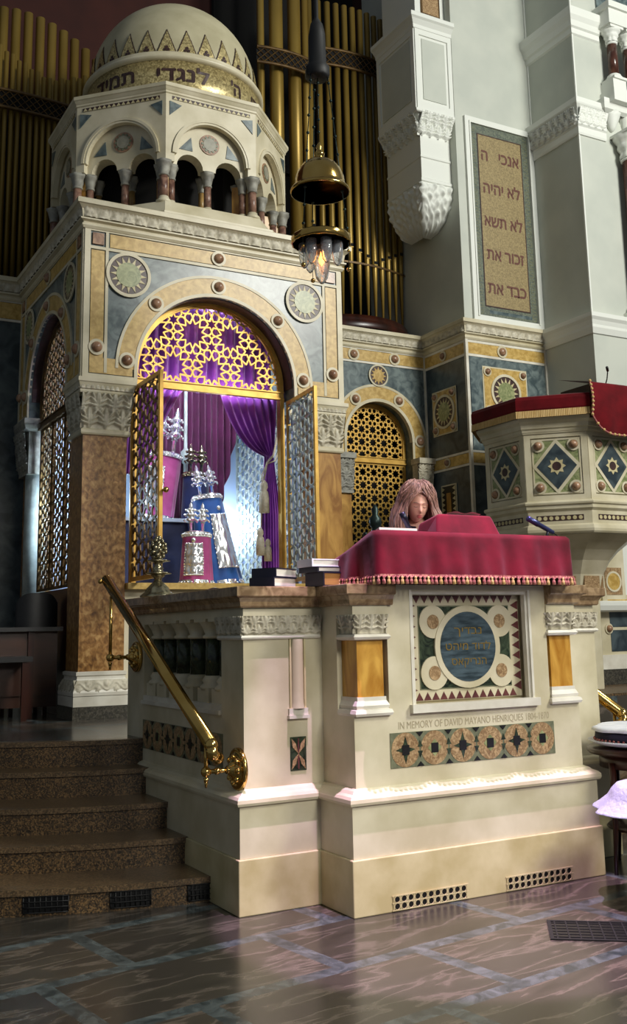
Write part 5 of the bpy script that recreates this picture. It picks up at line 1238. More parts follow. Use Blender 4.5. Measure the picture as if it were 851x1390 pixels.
b = MB().use(PLTRIM); b.sweep(cpath(0), [(0, 10.26), (.03, 10.27), (.04, 10.32), (.09, 10.38), (.12, 10.40), (.12, 10.46), (.10, 10.48), (-.05, 10.56), (-.1, 10.58)]); b.box(x0 + .02, y0 + .02, 10.26, x1, y1, 10.50); b.build('top_moulding', t)
b = MB().use(PLTRIM); b.box(x0 + .12, y0 + .12, 10.5, x1, y1, 13.5); b.use(DGILT).fbox(FY(y0 + .12), x0 + .22, 10.62, x1 - .08, 13.0, 0, .012); b.use(MOSBR).fbox(FY(y0 + .12), x0 + .25, 10.66, x1 - .11, 13.0, .012, .016); b.build('upper_shaft', t)
def leafband(z0, z1, i0, i1, nm, inner=.1):
    b = MB().use(PLTRIM); b.box(x0 + i0 + .02, y0 + i0 + .02, z0, x1, y1, z1)
    b.sweep(cpath(i0), [(-.1, z0), (-.03, z0), (-.03, z0 + .05), ((i0 - i1) * .2 - .03, z0 + (z1 - z0) * .55), (i0 - i1 - .03, z1), (-.1, z1)])
    for fr_, a, c_ in ((FY(y0 + i0), x0 + i0, x1), (FX(x0 + i0), y0 + i0, y1)): b.carve(fr_, a - .03, z0, c_, z1, -.02, .11, .15, 3, i0 - i1, .010)
    return b.build(nm, t)
leafband(8.66, 8.98, .10, -.01, 'leaf_corbel')
b = MB().use(PLTRIM); b.sweep(cpath(-.01), [(0, 8.95), (.02, 8.96), (.02, 9.0), (0, 9.01)]); b.box(x0 + .12, y0 + .12, 7.98, x1, y1, 8.70); b.sweep(cpath(.12), [(0, 8.32), (.015, 8.33), (.015, 8.36), (0, 8.37)]); b.sweep(cpath(.12), [(0, 7.95), (.02, 7.96), (.02, 8.0), (0, 8.02)]); b.build('plain_block', t)
b = MB().use(PLTRIM)
def lowc(u, v):   # quarter-round tapering leaf corbel
    s_ = sqrt(1 - (1 - v) ** 2) ; a = u
    # path: from (x1,y0') along front to corner then along side
    L1, L2 = x1 - x0 - .12, y1 - y0 - .12; d = u * (L1 + L2); 
    if d < L1: px, py = x1 - d, y0 + .12
    else: px, py = x0 + .12, y0 + .12 + d - L1
    k = .25 + .75 * s_; cx_, cy_ = x1, y1
    rel = (.035 * abs(sin(u * pi * 9 + 1.3 * sin(v * 9))) * (.6 + .4 * cos(v * 26 + 3 * sin(u * 31))) + .035 * max(0, sin(u * 47 + v * 11) * cos(v * 19 - u * 23))) * (1 if .02 < v < .97 else 0)
    nx, ny = (0, -1) if d < L1 else (-1, 0)
    return Vector((cx_ + (px - cx_) * k + nx * rel, cy_ + (py - cy_) * (.35 + .65 * s_) + ny * rel, 7.36 + .60 * v))
b.grid(lowc, 120, 30); b.build('lower_leaf_corbel', t)

# ================================================================== PULPIT on the right
PX, PY, PS = 8.89, 9.665, .731; PI_ = PS * (1 + sqrt(2)) / 2
pul = thing('stone_pulpit', 'octagonal inlaid stone pulpit hung on the wall at the right', 'pulpit', (PX, PY, 1.9))
def pv(R, k): t_ = math.radians(-112.5 + 45 * k); return (PX + R / cos(pi / 8) * cos(t_), PY + R / cos(pi / 8) * sin(t_))
def pface(k, R=PI_):
    p, q = Vector(pv(R, k) + (0,)), Vector(pv(R, (k + 1) % 8) + (0,)); u = (q - p).normalized(); return F((p + q) / 2, u, (u.y, -u.x, 0))
P8 = [pv(PI_, k) for k in range(8)]
def poct(mb, R, z0, z1, R2=None):
    V = [pv(R, k) + (z0,) for k in range(8)] + [pv(R2 or R, k) + (z1,) for k in range(8)]
    mb.mesh(V, [tuple(range(8)), tuple(range(15, 7, -1))] + [(k, (k + 1) % 8, 8 + (k + 1) % 8, 8 + k) for k in range(8)])
b = MB().use(CREAM); poct(b, PI_ - .02, 3.05, 3.90)
for k in range(8):
    fr = pface(k); h = PS / 2
    for q in ((-h, 3.05, -h + .075, 3.88), (h - .075, 3.05, h, 3.88), (-h, 3.05, h, 3.12), (-h, 3.81, h, 3.88)): b.fbox(fr, *q, -.03, .008)
b.build('octagonal_body', pul)
for k in (6, 7, 0, 1):
    fr = pface(k, PI_ - .012); h = PS / 2 - .085; cz = 3.465; H_ = .33
    b = MB().use(GREENM).fbox(fr, -h, cz - H_, h, cz + H_, 0, .006)
    b.use(CREAM); fw_ = .02
    for q in ((-h, cz - H_, -h + fw_, cz + H_), (h - fw_, cz - H_, h, cz + H_), (-h, cz - H_, h, cz - H_ + fw_), (-h, cz + H_ - fw_, h, cz + H_)): b.fbox(fr, *q, .006, .012)
    b.prism(fr, [(0, cz - .33), (h, cz), (0, cz + .33), (-h, cz)], .006, .014); b.use(DBLUE).prism(fr, [(0, cz - .275), (h - .05, cz), (0, cz + .275), (-h + .05, cz)], .014, .017)
    b.use(YCREAM); pts = []
    for q in range(16): r = .105 if q % 2 == 0 else .07; pts.append((r * cos(q * pi / 8), cz + r * sin(q * pi / 8)))
    b.prism(fr, pts, .017, .022); b.use(DARKBR); b.disc(fr, 0, cz, .052, .022, .025, 12)
    o = b.build('inlaid_panel', pul)
    for sx in (-1, 1):
        for sz in (-1, 1):
            c = MB(); c.use(CREAM).band(fr, sx * (h - .075), cz + sz * (H_ - .08), .052, .076, 0, 2 * pi, .008, .02, 20); c.boss(fr, sx * (h - .075), cz + sz * (H_ - .08), .05, .01, False); c.build('marble_boss', o)
b = MB().use(CREAM); poct(b, PI_ + .02, 3.86, 4.06, PI_ + .08); b.sweep(P8, [(0, 3.86), (.03, 3.88), (.035, 3.91), (.05, 3.92), (.06, 3.97), (.09, 4.0), (.1, 4.04), (0, 4.06)], True); b.build('rim_cornice', pul)
b = MB().use(CREAM); poct(b, PI_ - .03, 2.70, 3.06); b.sweep(P8, [(0, 3.06), (.045, 3.045), (.055, 3.03), (.05, 3.01), (.03, 3.0), (.03, 2.96), (.0, 2.93), (-.005, 2.78), (.02, 2.76), (.03, 2.72), (.025, 2.69), (.01, 2.67), (-.1, 2.66)], True)
b.use(DARKBR)
for k in (6, 7, 0, 1):
    fr = pface(k, PI_ - .005); b.use(DARKBR).fbox(fr, -.27, 2.82, .27, 2.885, 0, .004); b.use(YCREAM)
    for q in range(8): b.disc(fr, -.235 + q * .067, 2.852, .024, .004, .007, 10)
b.build('lower_ledge', pul)
b = MB().use(CREAM); poct(b, PI_ * .98, 2.66, 2.70); pf = [(2.66, .95), (2.60, .84), (2.50, .70), (2.38, .58), (2.22, .48), (2.0, .42), (.85, .40)]
for (za, ra), (zb, rb_) in zip(pf, pf[1:]): poct(b, PI_ * rb_, zb, za, PI_ * ra)
for k in (6, 7, 0, 1):
    fr = pface(k, PI_ * .47); b.use(MOSBR).fbox(fr, -.12, 1.98, .12, 2.2, -.04, .012)
b.build('tapered_underside', pul)
b = MB().use(CREAM)
fr = FY(9.9); n = 14; pts = [(9.2, 2.66), (10.1, 2.66)] + [(10.1, 1.95), (9.45, 1.95)]
arc = [(9.20 + .72 * (1 - cos(pi / 2 * i / n)) , 1.95 + .70 * sin(pi / 2 * i / n)) for i in range(n + 1)]
b.prism(fr, [(9.0, 2.66), (10.1, 2.66), (10.1, 1.90), (9.55, 1.90)] + [(9.55 - .55 * sin(pi / 2 * i / n) , 1.90 + .70 * (1 - cos(pi / 2 * i / n))) for i in range(n + 1)], -.2, 0)
b.band(fr, 9.0, 1.90, .66, .74, 0, pi / 2, 0, .03, 20)
b.use(MOSBR); b.fbox(fr, 9.74, 2.0, 10.04, 2.35, 0, .006); b.use(SIENA).disc(fr, 9.89, 2.17, .11, .006, .012, 18); b.use(CREAM); b.band(fr, 9.89, 2.17, .11, .135, 0, 2 * pi, .006, .014, 20)
b.use(DBLUE); 
for q in range(4): t_ = .35 + q * .36; b.disc(fr, 9.0 + .86 * cos(t_), 1.90 + .78 * sin(t_), .05, 0, .008, 12)
b.build('arched_bracket', pul)
b = MB().use(PLTRIM); b.box(10.02, 9.95, 1.92, 11.5, 10.15, 2.66); b.sweep([(9.3, 10.15), (9.3, 9.8), (11.5, 9.8)], [(0, 1.78), (.03, 1.80), (.05, 1.86), (.05, 1.9), (0, 1.92)]); b.box(9.3, 9.8, 1.78, 11.5, 10.15, 1.92); b.build('wall_bracket_ledge', pul)
# velvet on the rim
cl = thing('pulpit_cloth', 'dark red velvet with gold fringe running round the rim of the stone pulpit', 'cloth', (PX, PY, 4.05))
P8b = [pv(PI_ + .05, k) for k in range(8)]
b = MB().use(DVELVET); b.sweep(P8b, [(.03, 4.10), (.09, 4.11), (.10, 4.14), (.10, 4.25), (.085, 4.29), (.05, 4.305), (-.22, 4.31), (-.25, 4.27), (-.25, 4.12)], True); b.build('velvet_rim', cl)
b = MB().use(FRINGEG)
for k in range(8):
    p, q = Vector(P8b[k] + (0,)), Vector(P8b[(k + 1) % 8] + (0,)); u = (q - p).normalized(); fr = F(p, u, (u.y, -u.x, 0)); L_ = (q - p).length
    b.grid(lambda s_, v: fr(-.04 + (L_ + .08) * s_, 4.12 - .085 * v, .098 + .004 * cos(s_ * 260) + .006 * v), 130, 3)
b.build('gold_fringe', cl)
dc = thing('lectern_cloth', 'dark red velvet cloth with braided edge hanging over the pulpit lectern at the right edge', 'cloth', (8.95, 8.65, 4.2))
def lc(u, v):
    x = 8.46 + 1.15 * u
    if v < .4: k = v / .4; y = 9.15 - .52 * k; z = 4.42 + .10 * (1 - k) + .03 * (1 - k)
    else:
        k = (v - .4) / .6; y = 8.62 - .03 * sin(k * 3) + .01 * sin(u * 22) * k; dr = .62 - .22 * (max(0, 1 - u * 4) ** 2); z = 4.42 - dr * k
    return Vector((x, y - .02 * sin(u * pi), z))
b = MB().use(DVELVET); b.grid(lc, 60, 34); b.build('velvet', dc)
b = MB().use(FRINGER); e = [lc(0, .4 + .6 * k / 16) + Vector((-.005, -.012, 0)) for k in range(17)] + [lc(k / 30, 1) + Vector((0, -.012, 0)) for k in range(1, 31)]
b.tube(e, .012, 6); 
for p in e[::2]: b.use(FRINGEG).ball(p + Vector((0, -.006, 0)), .018, 7, 5)
b.build('braided_edge', dc)
b = MB().use(WOODB); b.box(8.50, 8.66, 4.0, 9.55, 9.15, 4.40); tag(b.build('lectern'), 'wooden lectern under the dark red cloth on the pulpit', 'lectern')
b = MB().use(BLACK); b.tube([(8.98, 8.9, 4.45), (8.98, 8.85, 4.55), (8.90, 8.75, 4.62)], .007, 8); b.tube([(8.90, 8.75, 4.62), (8.84, 8.70, 4.645)], .016, 8); tag(b.build('microphone'), 'tiny black microphone above the pulpit lectern, right edge', 'microphone')

# ================================================================== HANGING LAMP
lx, ly = 4.21, 7.4
t = thing('eternal_lamp', 'brass domed lamp with glass cups and orange flame hanging on dark chains', 'lamp', (lx, ly, 4.5))
b = MB().use(BRASS); b.lathe([(.262, 5.42), (.265, 5.44), (.255, 5.455), (.225, 5.46), (.222, 5.50), (.215, 5.56), (.19, 5.63), (.15, 5.685), (.09, 5.725), (.04, 5.74), (.025, 5.75), (.045, 5.77), (.05, 5.79), (.03, 5.81), (.02, 5.83), (.028, 5.85), (.015, 5.88), (.003, 5.91)], (lx, ly, 0), 36, rib=lambda a, z: .012 * cos(16 * a) * (5.46 < z < 5.72)); b.lathe([(.255, 5.42), (.215, 5.45), (.2, 5.55), (.14, 5.66), (.02, 5.72)], (lx, ly, 0), 32); b.build('dome_cover', t)
b = MB().use(BRASS); b.lathe([(.25, 4.94), (.26, 4.945), (.262, 5.0), (.255, 5.01), (.235, 5.0), (.232, 4.95), (.25, 4.94)], (lx, ly, 0), 40, rib=lambda a, z: .02 * cos(24 * a)); b.build('ring', t)
for k in range(7):
    a = 2 * pi * k / 7; r_ = .15 if k else .0
    b = MB().use(GLASS); rr = .05 if k else .075; zz = 4.94 if k else 4.92; hh = .22 if k else .34
    b.lathe([(rr, zz), (rr * .98, zz - hh * .5), (rr * .7, zz - hh * .85), (rr * .2, zz - hh), (.002, zz - hh), (rr * .2, zz - hh + .012), (rr * .62, zz - hh * .83), (rr * .9, zz - hh * .5), (rr * .92, zz)], (lx + r_ * cos(a), ly + r_ * sin(a), 0), 18); b.build('glass_cup', t)
b = MB().use(FLAME); b.lathe([(.002, 4.74), (.022, 4.77), (.026, 4.80), (.012, 4.85), (.002, 4.88)], (lx, ly, 0), 12); b.build('flame', t)
l = bpy.data.lights.new('lamp_glow', 'POINT'); l.energy = 2; l.color = (1, .5, .15); l.shadow_soft_size = .03; lo = bpy.data.objects.new('lamp_glow', l); C.objects.link(lo); lo.location = (lx, ly, 4.98)
for k in range(3):
    a = math.radians(200 + 120 * k); b = MB().use(DBRONZE); p0 = Vector((lx + .24 * cos(a), ly + .24 * sin(a), 4.98)); p1 = Vector((lx + .09 * cos(a), ly + .09 * sin(a), 6.55))
    b.tube([p0, p1], .005, 6)
    for q in range(9): pq = p0.lerp(p1, (q + .5) / 9); b.ball(pq, .015, 8, 5)
    b.tube([p0, p0 + Vector((0, 0, -.28))], .003, 5); b.use(BRASS).ball(p0 + Vector((0, 0, -.12)), .014, 8, 5); b.ball(p0 + Vector((0, 0, -.29)), .022, 8, 5); b.build('chain', t)
b = MB().use(DBRONZE); b.tube([(lx, ly, 5.9), (lx, ly, 6.6)], .005, 6)
for q in range(5): b.ball((lx, ly, 6.0 + q * .12), .014, 8, 5)
b.build('centre_chain', t)
b = MB().use(IRON); b.lathe([(.10, 6.52), (.115, 6.54), (.115, 6.62), (.085, 6.66), (.08, 6.95), (.06, 7.05), (.02, 7.12), (.012, 12.0)], (lx, ly, 0), 8); b.build('suspension_block', t)

# ================================================================== SIDE TABLE, STOOL
tx, ty = 5.48, 5.27
t = thing('side_table', 'round mahogany side table behind the right corner of the marble platform', 'table', (tx, ty, 0))
b = MB().use(WOODD); b.lathe([(.36, .745), (.395, .75), (.41, .765), (.41, .78), (.40, .79), (.001, .79)], (tx, ty, 0), 40); b.lathe([(.33, .66), (.33, .745)], (tx, ty, 0), 32); b.build('tabletop', t)
for k in range(4):
    a = math.radians(178 + 90 * k); b = MB().use(WOODD); x, y = tx + .33 * cos(a), ty + .33 * sin(a); b.tube([(x + .03 * cos(a), y + .03 * sin(a), 0), (x + .01 * cos(a), y, .3), (x, y, .70)], [.013, .018, .024], 8); b.build('leg', t)
b = MB().use(WOODD); b.lathe([(.001, .26), (.30, .26), (.31, .27), (.30, .28), (.001, .28)], (tx, ty, 0), 30); b.build('shelf', t)
b = MB().use(WHITEC); b.lathe([(.22, .792), (.35, .81), (.39, .83), (.40, .835), (.39, .84), (.33, .82), (.001, .812)], (tx, ty, 0), 40); tag(b.build('tray'), 'white oval tray on the round mahogany side table', 'tray')
b = MB().use(NAVYF); b.lathe([(.33, .838), (.35, .85), (.345, .885), (.30, .895), (.001, .895)], (tx, ty, 0), 40)
b.use(FRINGER)
for k in range(60): a = 2 * pi * k / 60; b.ball((tx + .352 * cos(a), ty + .352 * sin(a), .842), .009, 6, 4)
tag(b.build('folded_cloth'), 'dark cloth with small fringe folded on the white tray', 'cloth')
b = MB().use(WHITEC); b.lathe([(.001, .897), (.35, .897), (.37, .905), (.36, .922), (.33, .93), (.001, .935)], (tx, ty, 0), 48, rib=lambda a, z: .05 * sin(5 * a) + .02 * sin(11 * a)); tag(b.build('white_cloth'), 'white cloth folded on top of the dark fringed cloth', 'cloth')
sx, sy = 4.94, 4.58
t = thing('round_stool', 'low round stool under a white embroidered cloth cut by the right edge', 'stool', (sx, sy, 0))
b = MB().use(WOODD); b.lathe([(.30, .52), (.32, .53), (.32, .56), (.001, .56)], (sx, sy, 0), 30); b.build('seat', t)
for k in range(4):
    a = math.radians(10 + 90 * k); b = MB().use(WOODD); x, y = sx + .22 * cos(a), sy + .22 * sin(a); b.tube([(x, y, 0), (x, y, .52)], [.014, .02], 8); b.build('leg', t)
b = MB().use(LACE)
pr = [(.001, .695), (.12, .693), (.24, .685), (.33, .66), (.36, .63), (.385, .59), (.44, .545), (.475, .52)]
b.grid(lambda u, v: (lambda k, f_: Vector((sx + ((pr[k][0] * (1 - f_) + pr[k + 1][0] * f_) * (1 + .05 * sin(u * 2 * pi * 7) * v ** 2 + .02 * sin(u * 90) * v ** 3)) * cos(2 * pi * u), sy + ((pr[k][0] * (1 - f_) + pr[k + 1][0] * f_) * (1 + .05 * sin(u * 2 * pi * 7) * v ** 2)) * sin(2 * pi * u), pr[k][1] * (1 - f_) + pr[k + 1][1] * f_)))(min(6, int(v * 7)), v * 7 - min(6, int(v * 7))), 96, 28, wrap=True)
o = b.build('embroidered_cloth'); o.modifiers.new('s', 'SOLIDIFY').thickness = .004; tag(o, 'white embroidered cloth with scalloped hem draped over the low stool at the right edge', 'cloth')

# ================================================================== PEW and chair at the left
t = thing('wooden_pew', 'dark wooden pew with panelled front left of the brown corner pillar', 'pew', (2.0, 10.1, .845))
fr = FY(10.06)
b = MB().use(WOODB); b.box(.8, 10.08, .95, 2.69, 10.14, 1.66); 
for a in (.9, 1.45, 2.0, 2.45): b.fbox(fr, a, 1.06, a + (.42 if a < 2.4 else .22), 1.58, -.02, .0); 
b.build('panelled_front', t)
for x in (.8, 1.60, 2.40): MB().use(WOODD).box(x, 10.04, .845, x + .055, 10.16, 1.68).build('post', t)
b = MB().use(BLACKL); b.box(.78, 9.99, 1.66, 2.72, 10.17, 1.70); b.build('padded_rail', t)
b = MB().use(BLACKL); b.box(.82, 9.80, 1.38, 2.39, 10.06, 1.43); b.build('seat', t)
for x in (.9, 2.30): MB().use(WOODD).box(x, 9.82, .845, x + .05, 9.87, 1.38).build('leg', t)
t = thing('leather_chair', 'black leather high-backed chair behind the wooden pew', 'chair', (2.5, 10.5, .845))
b = MB().use(BLACKL); b.grid(lambda u, v: Vector((2.37 + .40 * (u - .0) * 1.0, 10.36 + .05 * (2 * u - 1) ** 2, 1.30 + v * (.74 - .10 * (2 * u - 1) ** 4))), 20, 12); b.grid(lambda u, v: Vector((2.37 + .40 * u, 10.44 + .05 * (2 * u - 1) ** 2, 1.30 + v * (.74 - .10 * (2 * u - 1) ** 4))), 20, 12); b.build('backrest', t)
b = MB().use(BLACKL); b.box(2.30, 10.4, 1.25, 2.70, 10.85, 1.34); b.build('seat', t)
for x, y in ((2.32, 10.42), (2.65, 10.42), (2.32, 10.8), (2.65, 10.8)): MB().use(WOODD).box(x, y, .845, x + .04, y + .04, 1.25).build('leg', t)
# bronze candelabrum behind the woman
cx, cy = 4.46, 7.05
t = thing('bronze_candelabrum', 'dark bronze candelabrum standing behind the woman in front of the small lattice arch', 'candelabrum', (cx, cy, 1.0))
b = MB().use(DBRONZE); b.lathe([(.14, 1.0), (.14, 1.03), (.05, 1.08), (.025, 1.12), (.02, 2.2), (.04, 2.22), (.07, 2.28), (.08, 2.33), (.045, 2.38), (.03, 2.42), (.05, 2.45), (.05, 2.50), (.025, 2.53), (.03, 2.58), (.002, 2.62)], (cx, cy, 0), 16); b.build('stem', t)
for s_ in (-1, 1):
    b = MB().use(DBRONZE); b.tube([(cx + s_ * .03, cy, 2.25), (cx + s_ * .09, cy, 2.24), (cx + s_ * .12, cy, 2.30), (cx + s_ * .10, cy, 2.36)], .012, 8); b.ball((cx + s_ * .10, cy, 2.37), .02, 8, 6); b.build('arm', t)
# floor grate
b = MB(); g0 = Vector((3.98, 4.50, 0)); fr = F((4.26, 4.595, .002), (.79, -.61, 0), (0, 0, 1), (.61, .79, 0)); w2, h2 = .36, .20
fr = F((4.20, 4.34, .001), (.787, -.617, 0), (0, 0, 1), (.617, .787, 0))
b.use(BLACK).fbox(fr, -.36, -.17, .36, .17, 0, .002); b.use(IRON)
for q in ((-.37, -.18, .37, -.16), (-.37, .16, .37, .18), (-.37, -.18, -.35, .18), (.35, -.18, .37, .18)): b.fbox(fr, *q, 0, .006)
for k in range(12):
    b.fbox(fr, -.33 + k * .06 - .004, -.17, -.33 + k * .06 + .004, .17, .002, .005)
for k in range(6): b.fbox(fr, -.36, -.13 + k * .052 - .004, .36, -.13 + k * .052 + .004, .002, .005)
tag(b.build('floor_grate'), 'black iron ventilation grate set in the marble floor, lower right', 'grate')

# ================================================================== WOMAN at the desk
Z0 = 1.0; wx, wy = 4.30, 6.27
wm = thing('person', 'woman with long brown hair in dark navy top reading at the desk', 'person', (wx, wy, Z0))
def skinned2(name, V, E_, R, m, parent, sub=2, root=0):
    me = bpy.data.meshes.new(name); o0 = WL[parent.name]; bm = bmesh.new(); lay = bm.verts.layers.skin.verify(); vs_ = [bm.verts.new(Vector(v) - o0) for v in V]
    for a, c_ in E_: bm.edges.new((vs_[a], vs_[c_]))
    for i, v in enumerate(vs_): r = R[i]; v[lay].radius = r if isinstance(r, tuple) else (r, r); v[lay].use_root = (i == root)
    bm.to_mesh(me); bm.free()
    o = bpy.data.objects.new(name, me); C.objects.link(o); o.parent = parent; WL[o.name] = o0.copy()
    o.modifiers.new('skin', 'SKIN'); s_ = o.modifiers.new('sub', 'SUBSURF'); s_.levels = sub; s_.render_levels = sub
    bpy.context.view_layer.update(); m2 = bpy.data.meshes.new_from_object(o.evaluated_get(bpy.context.evaluated_depsgraph_get()))
    o.modifiers.clear(); o.data = m2; m2.materials.clear(); m2.materials.append(m)
    for p in m2.polygons: p.use_smooth = True
    return o
def W(x, y, z): return (wx + x, wy - y, Z0 + z)     # y = forward, towards the hall
hand = []
V = [W(0, 0, .92), W(0, .0, 1.08), W(0, .02, 1.26), W(0, .04, 1.36), W(0, .06, 1.44),
     W(.16, .03, 1.33), W(.21, .10, 1.10), W(.14, .30, 1.06), W(-.16, .03, 1.33), W(-.21, .10, 1.10), W(-.14, .30, 1.06),
     W(.09, 0, .86), W(.10, .02, .48), W(.10, 0, .08), W(.10, .13, .04), W(-.09, 0, .86), W(-.10, .02, .48), W(-.10, 0, .08), W(-.10, .13, .04), W(.13, .37, 1.075), W(-.13, .37, 1.075)]
R = [(.14, .10), (.12, .09), (.14, .095), (.07, .06), (.048, .048), .055, .045, .028, .055, .045, .028, .095, .06, .042, .03, .095, .06, .042, .03, .033, .033]
E2 = [(0, 1), (1, 2), (2, 3), (3, 4), (2, 5), (5, 6), (6, 7), (2, 8), (8, 9), (9, 10), (0, 11), (11, 12), (12, 13), (13, 14), (0, 15), (15, 16), (16, 17), (17, 18), (7, 19), (10, 20)]
for s_, wi in ((1, 19), (-1, 20)):
    for f_, (dx, ln) in enumerate(((-.027, .062), (-.009, .074), (.010, .070), (.028, .055))):
        i = len(V); x0 = s_ * .13 + dx
        V += [W(x0, .41, 1.078), W(x0 + dx * .15, .41 + ln * .6, 1.085), W(x0 + dx * .2, .41 + ln, 1.070)]; R += [.0095, .0085, .0075]; E2 += [(wi, i), (i, i + 1), (i + 1, i + 2)]
    i = len(V); V += [W(s_ * .13 - s_ * .045, .385, 1.075), W(s_ * .13 - s_ * .062, .42, 1.07)]; R += [.011, .009]; E2 += [(wi, i), (i, i + 1)]
body = skinned2('body', V, E2, R, SKIN, wm, 2)
# navy dress: bodice, sleeves and skirt
V = [W(0, 0, .94), W(0, 0, 1.08), W(0, .02, 1.26), W(0, .035, 1.335), W(.17, .03, 1.325), W(.22, .10, 1.10), W(.155, .26, 1.065), W(-.17, .03, 1.325), W(-.22, .10, 1.10), W(-.155, .26, 1.065)]
R = [(.16, .12), (.145, .11), (.165, .115), (.085, .075), .072, .06, .045, .072, .06, .045]
skinned2('navy_top', V, [(0, 1), (1, 2), (2, 3), (2, 4), (4, 5), (5, 6), (2, 7), (7, 8), (8, 9)], R, NAVYF, wm, 2)
b = MB().use(NAVYF); b.lathe([(.16, 1.98), (.19, 1.85), (.24, 1.5), (.27, 1.25), (.265, 1.25), (.15, 1.9)], (wx, wy, 0), 40, sy=.75, rib=lambda a, z: .03 * cos(9 * a) * (z < 1.8)); b.build('skirt', wm)
# head
hc = Vector((wx - .045, wy - .12, Z0 + 1.50)); yaw_, pit_, rol_ = math.radians(-20), math.radians(-17), math.radians(3)
HM = Matrix.Rotation(yaw_, 3, 'Z') @ Matrix.Rotation(-pit_, 3, 'X') @ Matrix.Rotation(rol_, 3, 'Y')   # local: x right (her left), -y forward, z up
S_ = 1.08
def HL(x, y, z): return hc + HM @ Vector((x * S_, -y * S_, z * S_))
g = lambda x, c_, s_: exp(-((x - c_) / s_) ** 2)
def headpt(u, v, e=0):
    a = 2 * pi * u; ph = pi * (v - .5); cx_, cz_ = cos(ph), sin(ph)
    x = .073 * sin(a) * cx_; y = .094 * cos(a) * cx_; z = .118 * cz_
    if z < 0: k = 1 - .30 * (-z / .118) ** 1.4; x *= k; y = y * (1 - .10 * (-z / .118)) + .012 * (-z / .118)
    f_ = max(0, cos(a)) ** 2
    if f_ > 0:
        y += f_ * (.020 * g(x, 0, .011) * g(z, -.028, .017) + .010 * g(x, 0, .009) * g(z, -.008, .022)          # nose
             - .010 * (g(x, .031, .017) + g(x, -.031, .017)) * g(z, .006, .013)                                # eye sockets
             + .006 * (g(x, .031, .011) + g(x, -.031, .011)) * g(z, .003, .007)                                # lids
             + .004 * g(z, .026, .010) * g(x, 0, .05)                                                          # brow
             + .007 * g(x, 0, .021) * (g(z, -.056, .006) + g(z, -.068, .007)) - .003 * g(x, 0, .022) * g(z, -.062, .003)   # lips
             + .008 * g(x, 0, .022) * g(z, -.096, .014) + .004 * (g(x, .04, .018) + g(x, -.04, .018)) * g(z, -.03, .022))   # chin, cheeks
    return HL(x, y + e, z)
b = MB().use(SKIN); b.grid(lambda u, v: headpt(u, .02 + .96 * v), 96, 84, wrap=True); b.tube([HL(0, -.01, -.07), Vector(W(0, .045, 1.40)), Vector(W(0, .03, 1.34))], [.046, .05, .07], 20)
for s_ in (-1, 1): b.grid(lambda u, v: HL(s_ * (.073 + .008 * sin(pi * v)), -.006 + .018 * cos(2 * pi * u) * sin(pi * v), .0 + .03 * (v - .5) * 2 + .0 * u), 12, 8, wrap=True)
b.build('face', body if False else wm)
b = MB()
b.use(LIP); 
for zc, hh in ((-.0565, .0042), (-.0675, .0052)):
    b.grid(lambda u, v: HL((u - .5) * .044, .094 * sqrt(max(0, 1 - (abs((u - .5) * .044) / .06) ** 2)) * .90 + .0 + .0135 - .010 * abs(2 * u - 1) ** 2, zc + hh * (v - .5) * 2 * (1 - (2 * u - 1) ** 2)), 14, 4)
b.build('lips', wm)
for s_ in (-1, 1):
    b = MB().use(EYE); b.tube([HL(s_ * (.018 + .026 * k / 6), .0885 - .004 * (k / 6) ** 2 + .001, .0005 - .003 * sin(pi * k / 6)) for k in range(7)], .0022, 5); b.build('eyelash_line', wm)
    b = MB().use(HAIR); b.tube([HL(s_ * (.014 + .034 * k / 6), .0955 - .010 * (k / 6) ** 2, .024 + .004 * sin(pi * k / 6)) for k in range(7)], .0022, 5); b.build('eyebrow', wm)
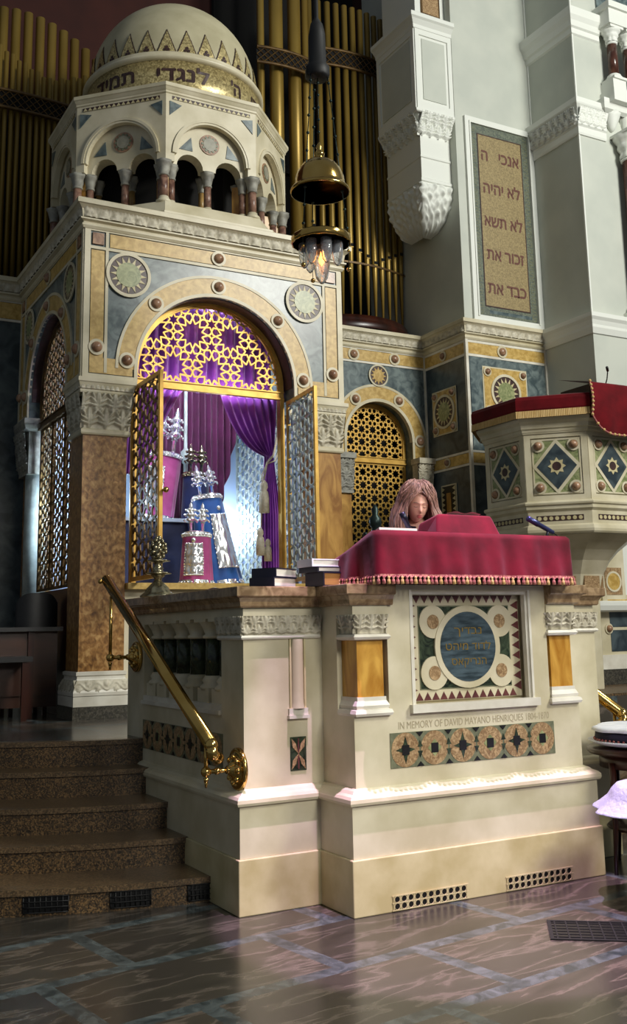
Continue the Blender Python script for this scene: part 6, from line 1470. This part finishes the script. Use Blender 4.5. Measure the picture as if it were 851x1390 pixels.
# hair: centre parting, full, to the shoulders
def hair(u, v):
    # v: 0 crown .. 1 tips ; u: 0..1 round the back, from one side of the face to the other
    op = 0.0 if v < .22 else math.radians(37) * min(1, (v - .22) / .12) ** .55 * (1 if v < .7 else 1 - .5 * (v - .7) / .3)
    a = op + (2 * pi - 2 * op) * u
    if v < .35: ph = pi / 2 * (1 - v / .35); z = .166 * sin(ph) + .004; r = cos(ph) ** .85
    else: k = (v - .35) / .65; z = .004 - .27 * k; r = 1 + .36 * (1 - (1 - min(1, k * 1.6)) ** 2) - .5 * max(0, k - .74)
    st = 1 + .022 * sin(u * 95 + v * 6) + .016 * sin(u * 223 + v * 4) + .03 * sin(u * 37 + v * 8)
    side = 1 + .10 * abs(sin(a))
    x = .118 * sin(a) * r * st * side; y = (.100 if cos(a) > 0 else .125) * cos(a) * r * st - .008
    p = HL(x, y, 0)
    return p + (HM @ Vector((0, 0, z * S_)) if z > 0 else Vector((0, 0, z * S_)))
b = MB().use(HAIR); b.grid(hair, 220, 60)
for k in range(150):
    u0 = random.random(); u0 = u0 * .35 if k % 2 else 1 - u0 * .35; v0, v1 = random.uniform(.03, .3), random.uniform(.9, 1.03); du = random.uniform(-.02, .02); pts = []
    for i in range(15):
        v = v0 + (v1 - v0) * i / 14; uu = max(.003, min(.997, u0 + du * v + .006 * sin(v * 9 + k))); p = hair(uu, min(1, v)); c0 = HL(0, -.01, 0); n_ = Vector((p.x - c0.x, p.y - c0.y, max(0, p.z - c0.z))).normalized()
        pts.append(p + n_ * (.003 + .006 * random.random()) + Vector((0, 0, -.03 * max(0, v - 1))))
    b.tube(pts, [.0035] * 13 + [.0025, .001], 5)
o = b.build('hair', wm); o.modifiers.new('s', 'SOLIDIFY').thickness = .008

# ------------------------------------------------------------------ groups of repeats
GR = {'book': 'prayer books piled on the counter', 'torah scroll': 'torah scrolls standing in the ark', 'curtain': 'curtains hanging in the ark', 'microphone': 'microphones on desk and pulpit',
      'column': 'dark red marble columns of the right wall', 'pilaster': 'pilasters of the rear wall', 'handrail': 'brass handrails of the stairs', 'steps': 'flights of granite steps', 'organ': 'bays of the pipe organ'}
for o in bpy.data.objects:
    c_ = o.get('category')
    if c_ in GR: o['group'] = GR[c_]
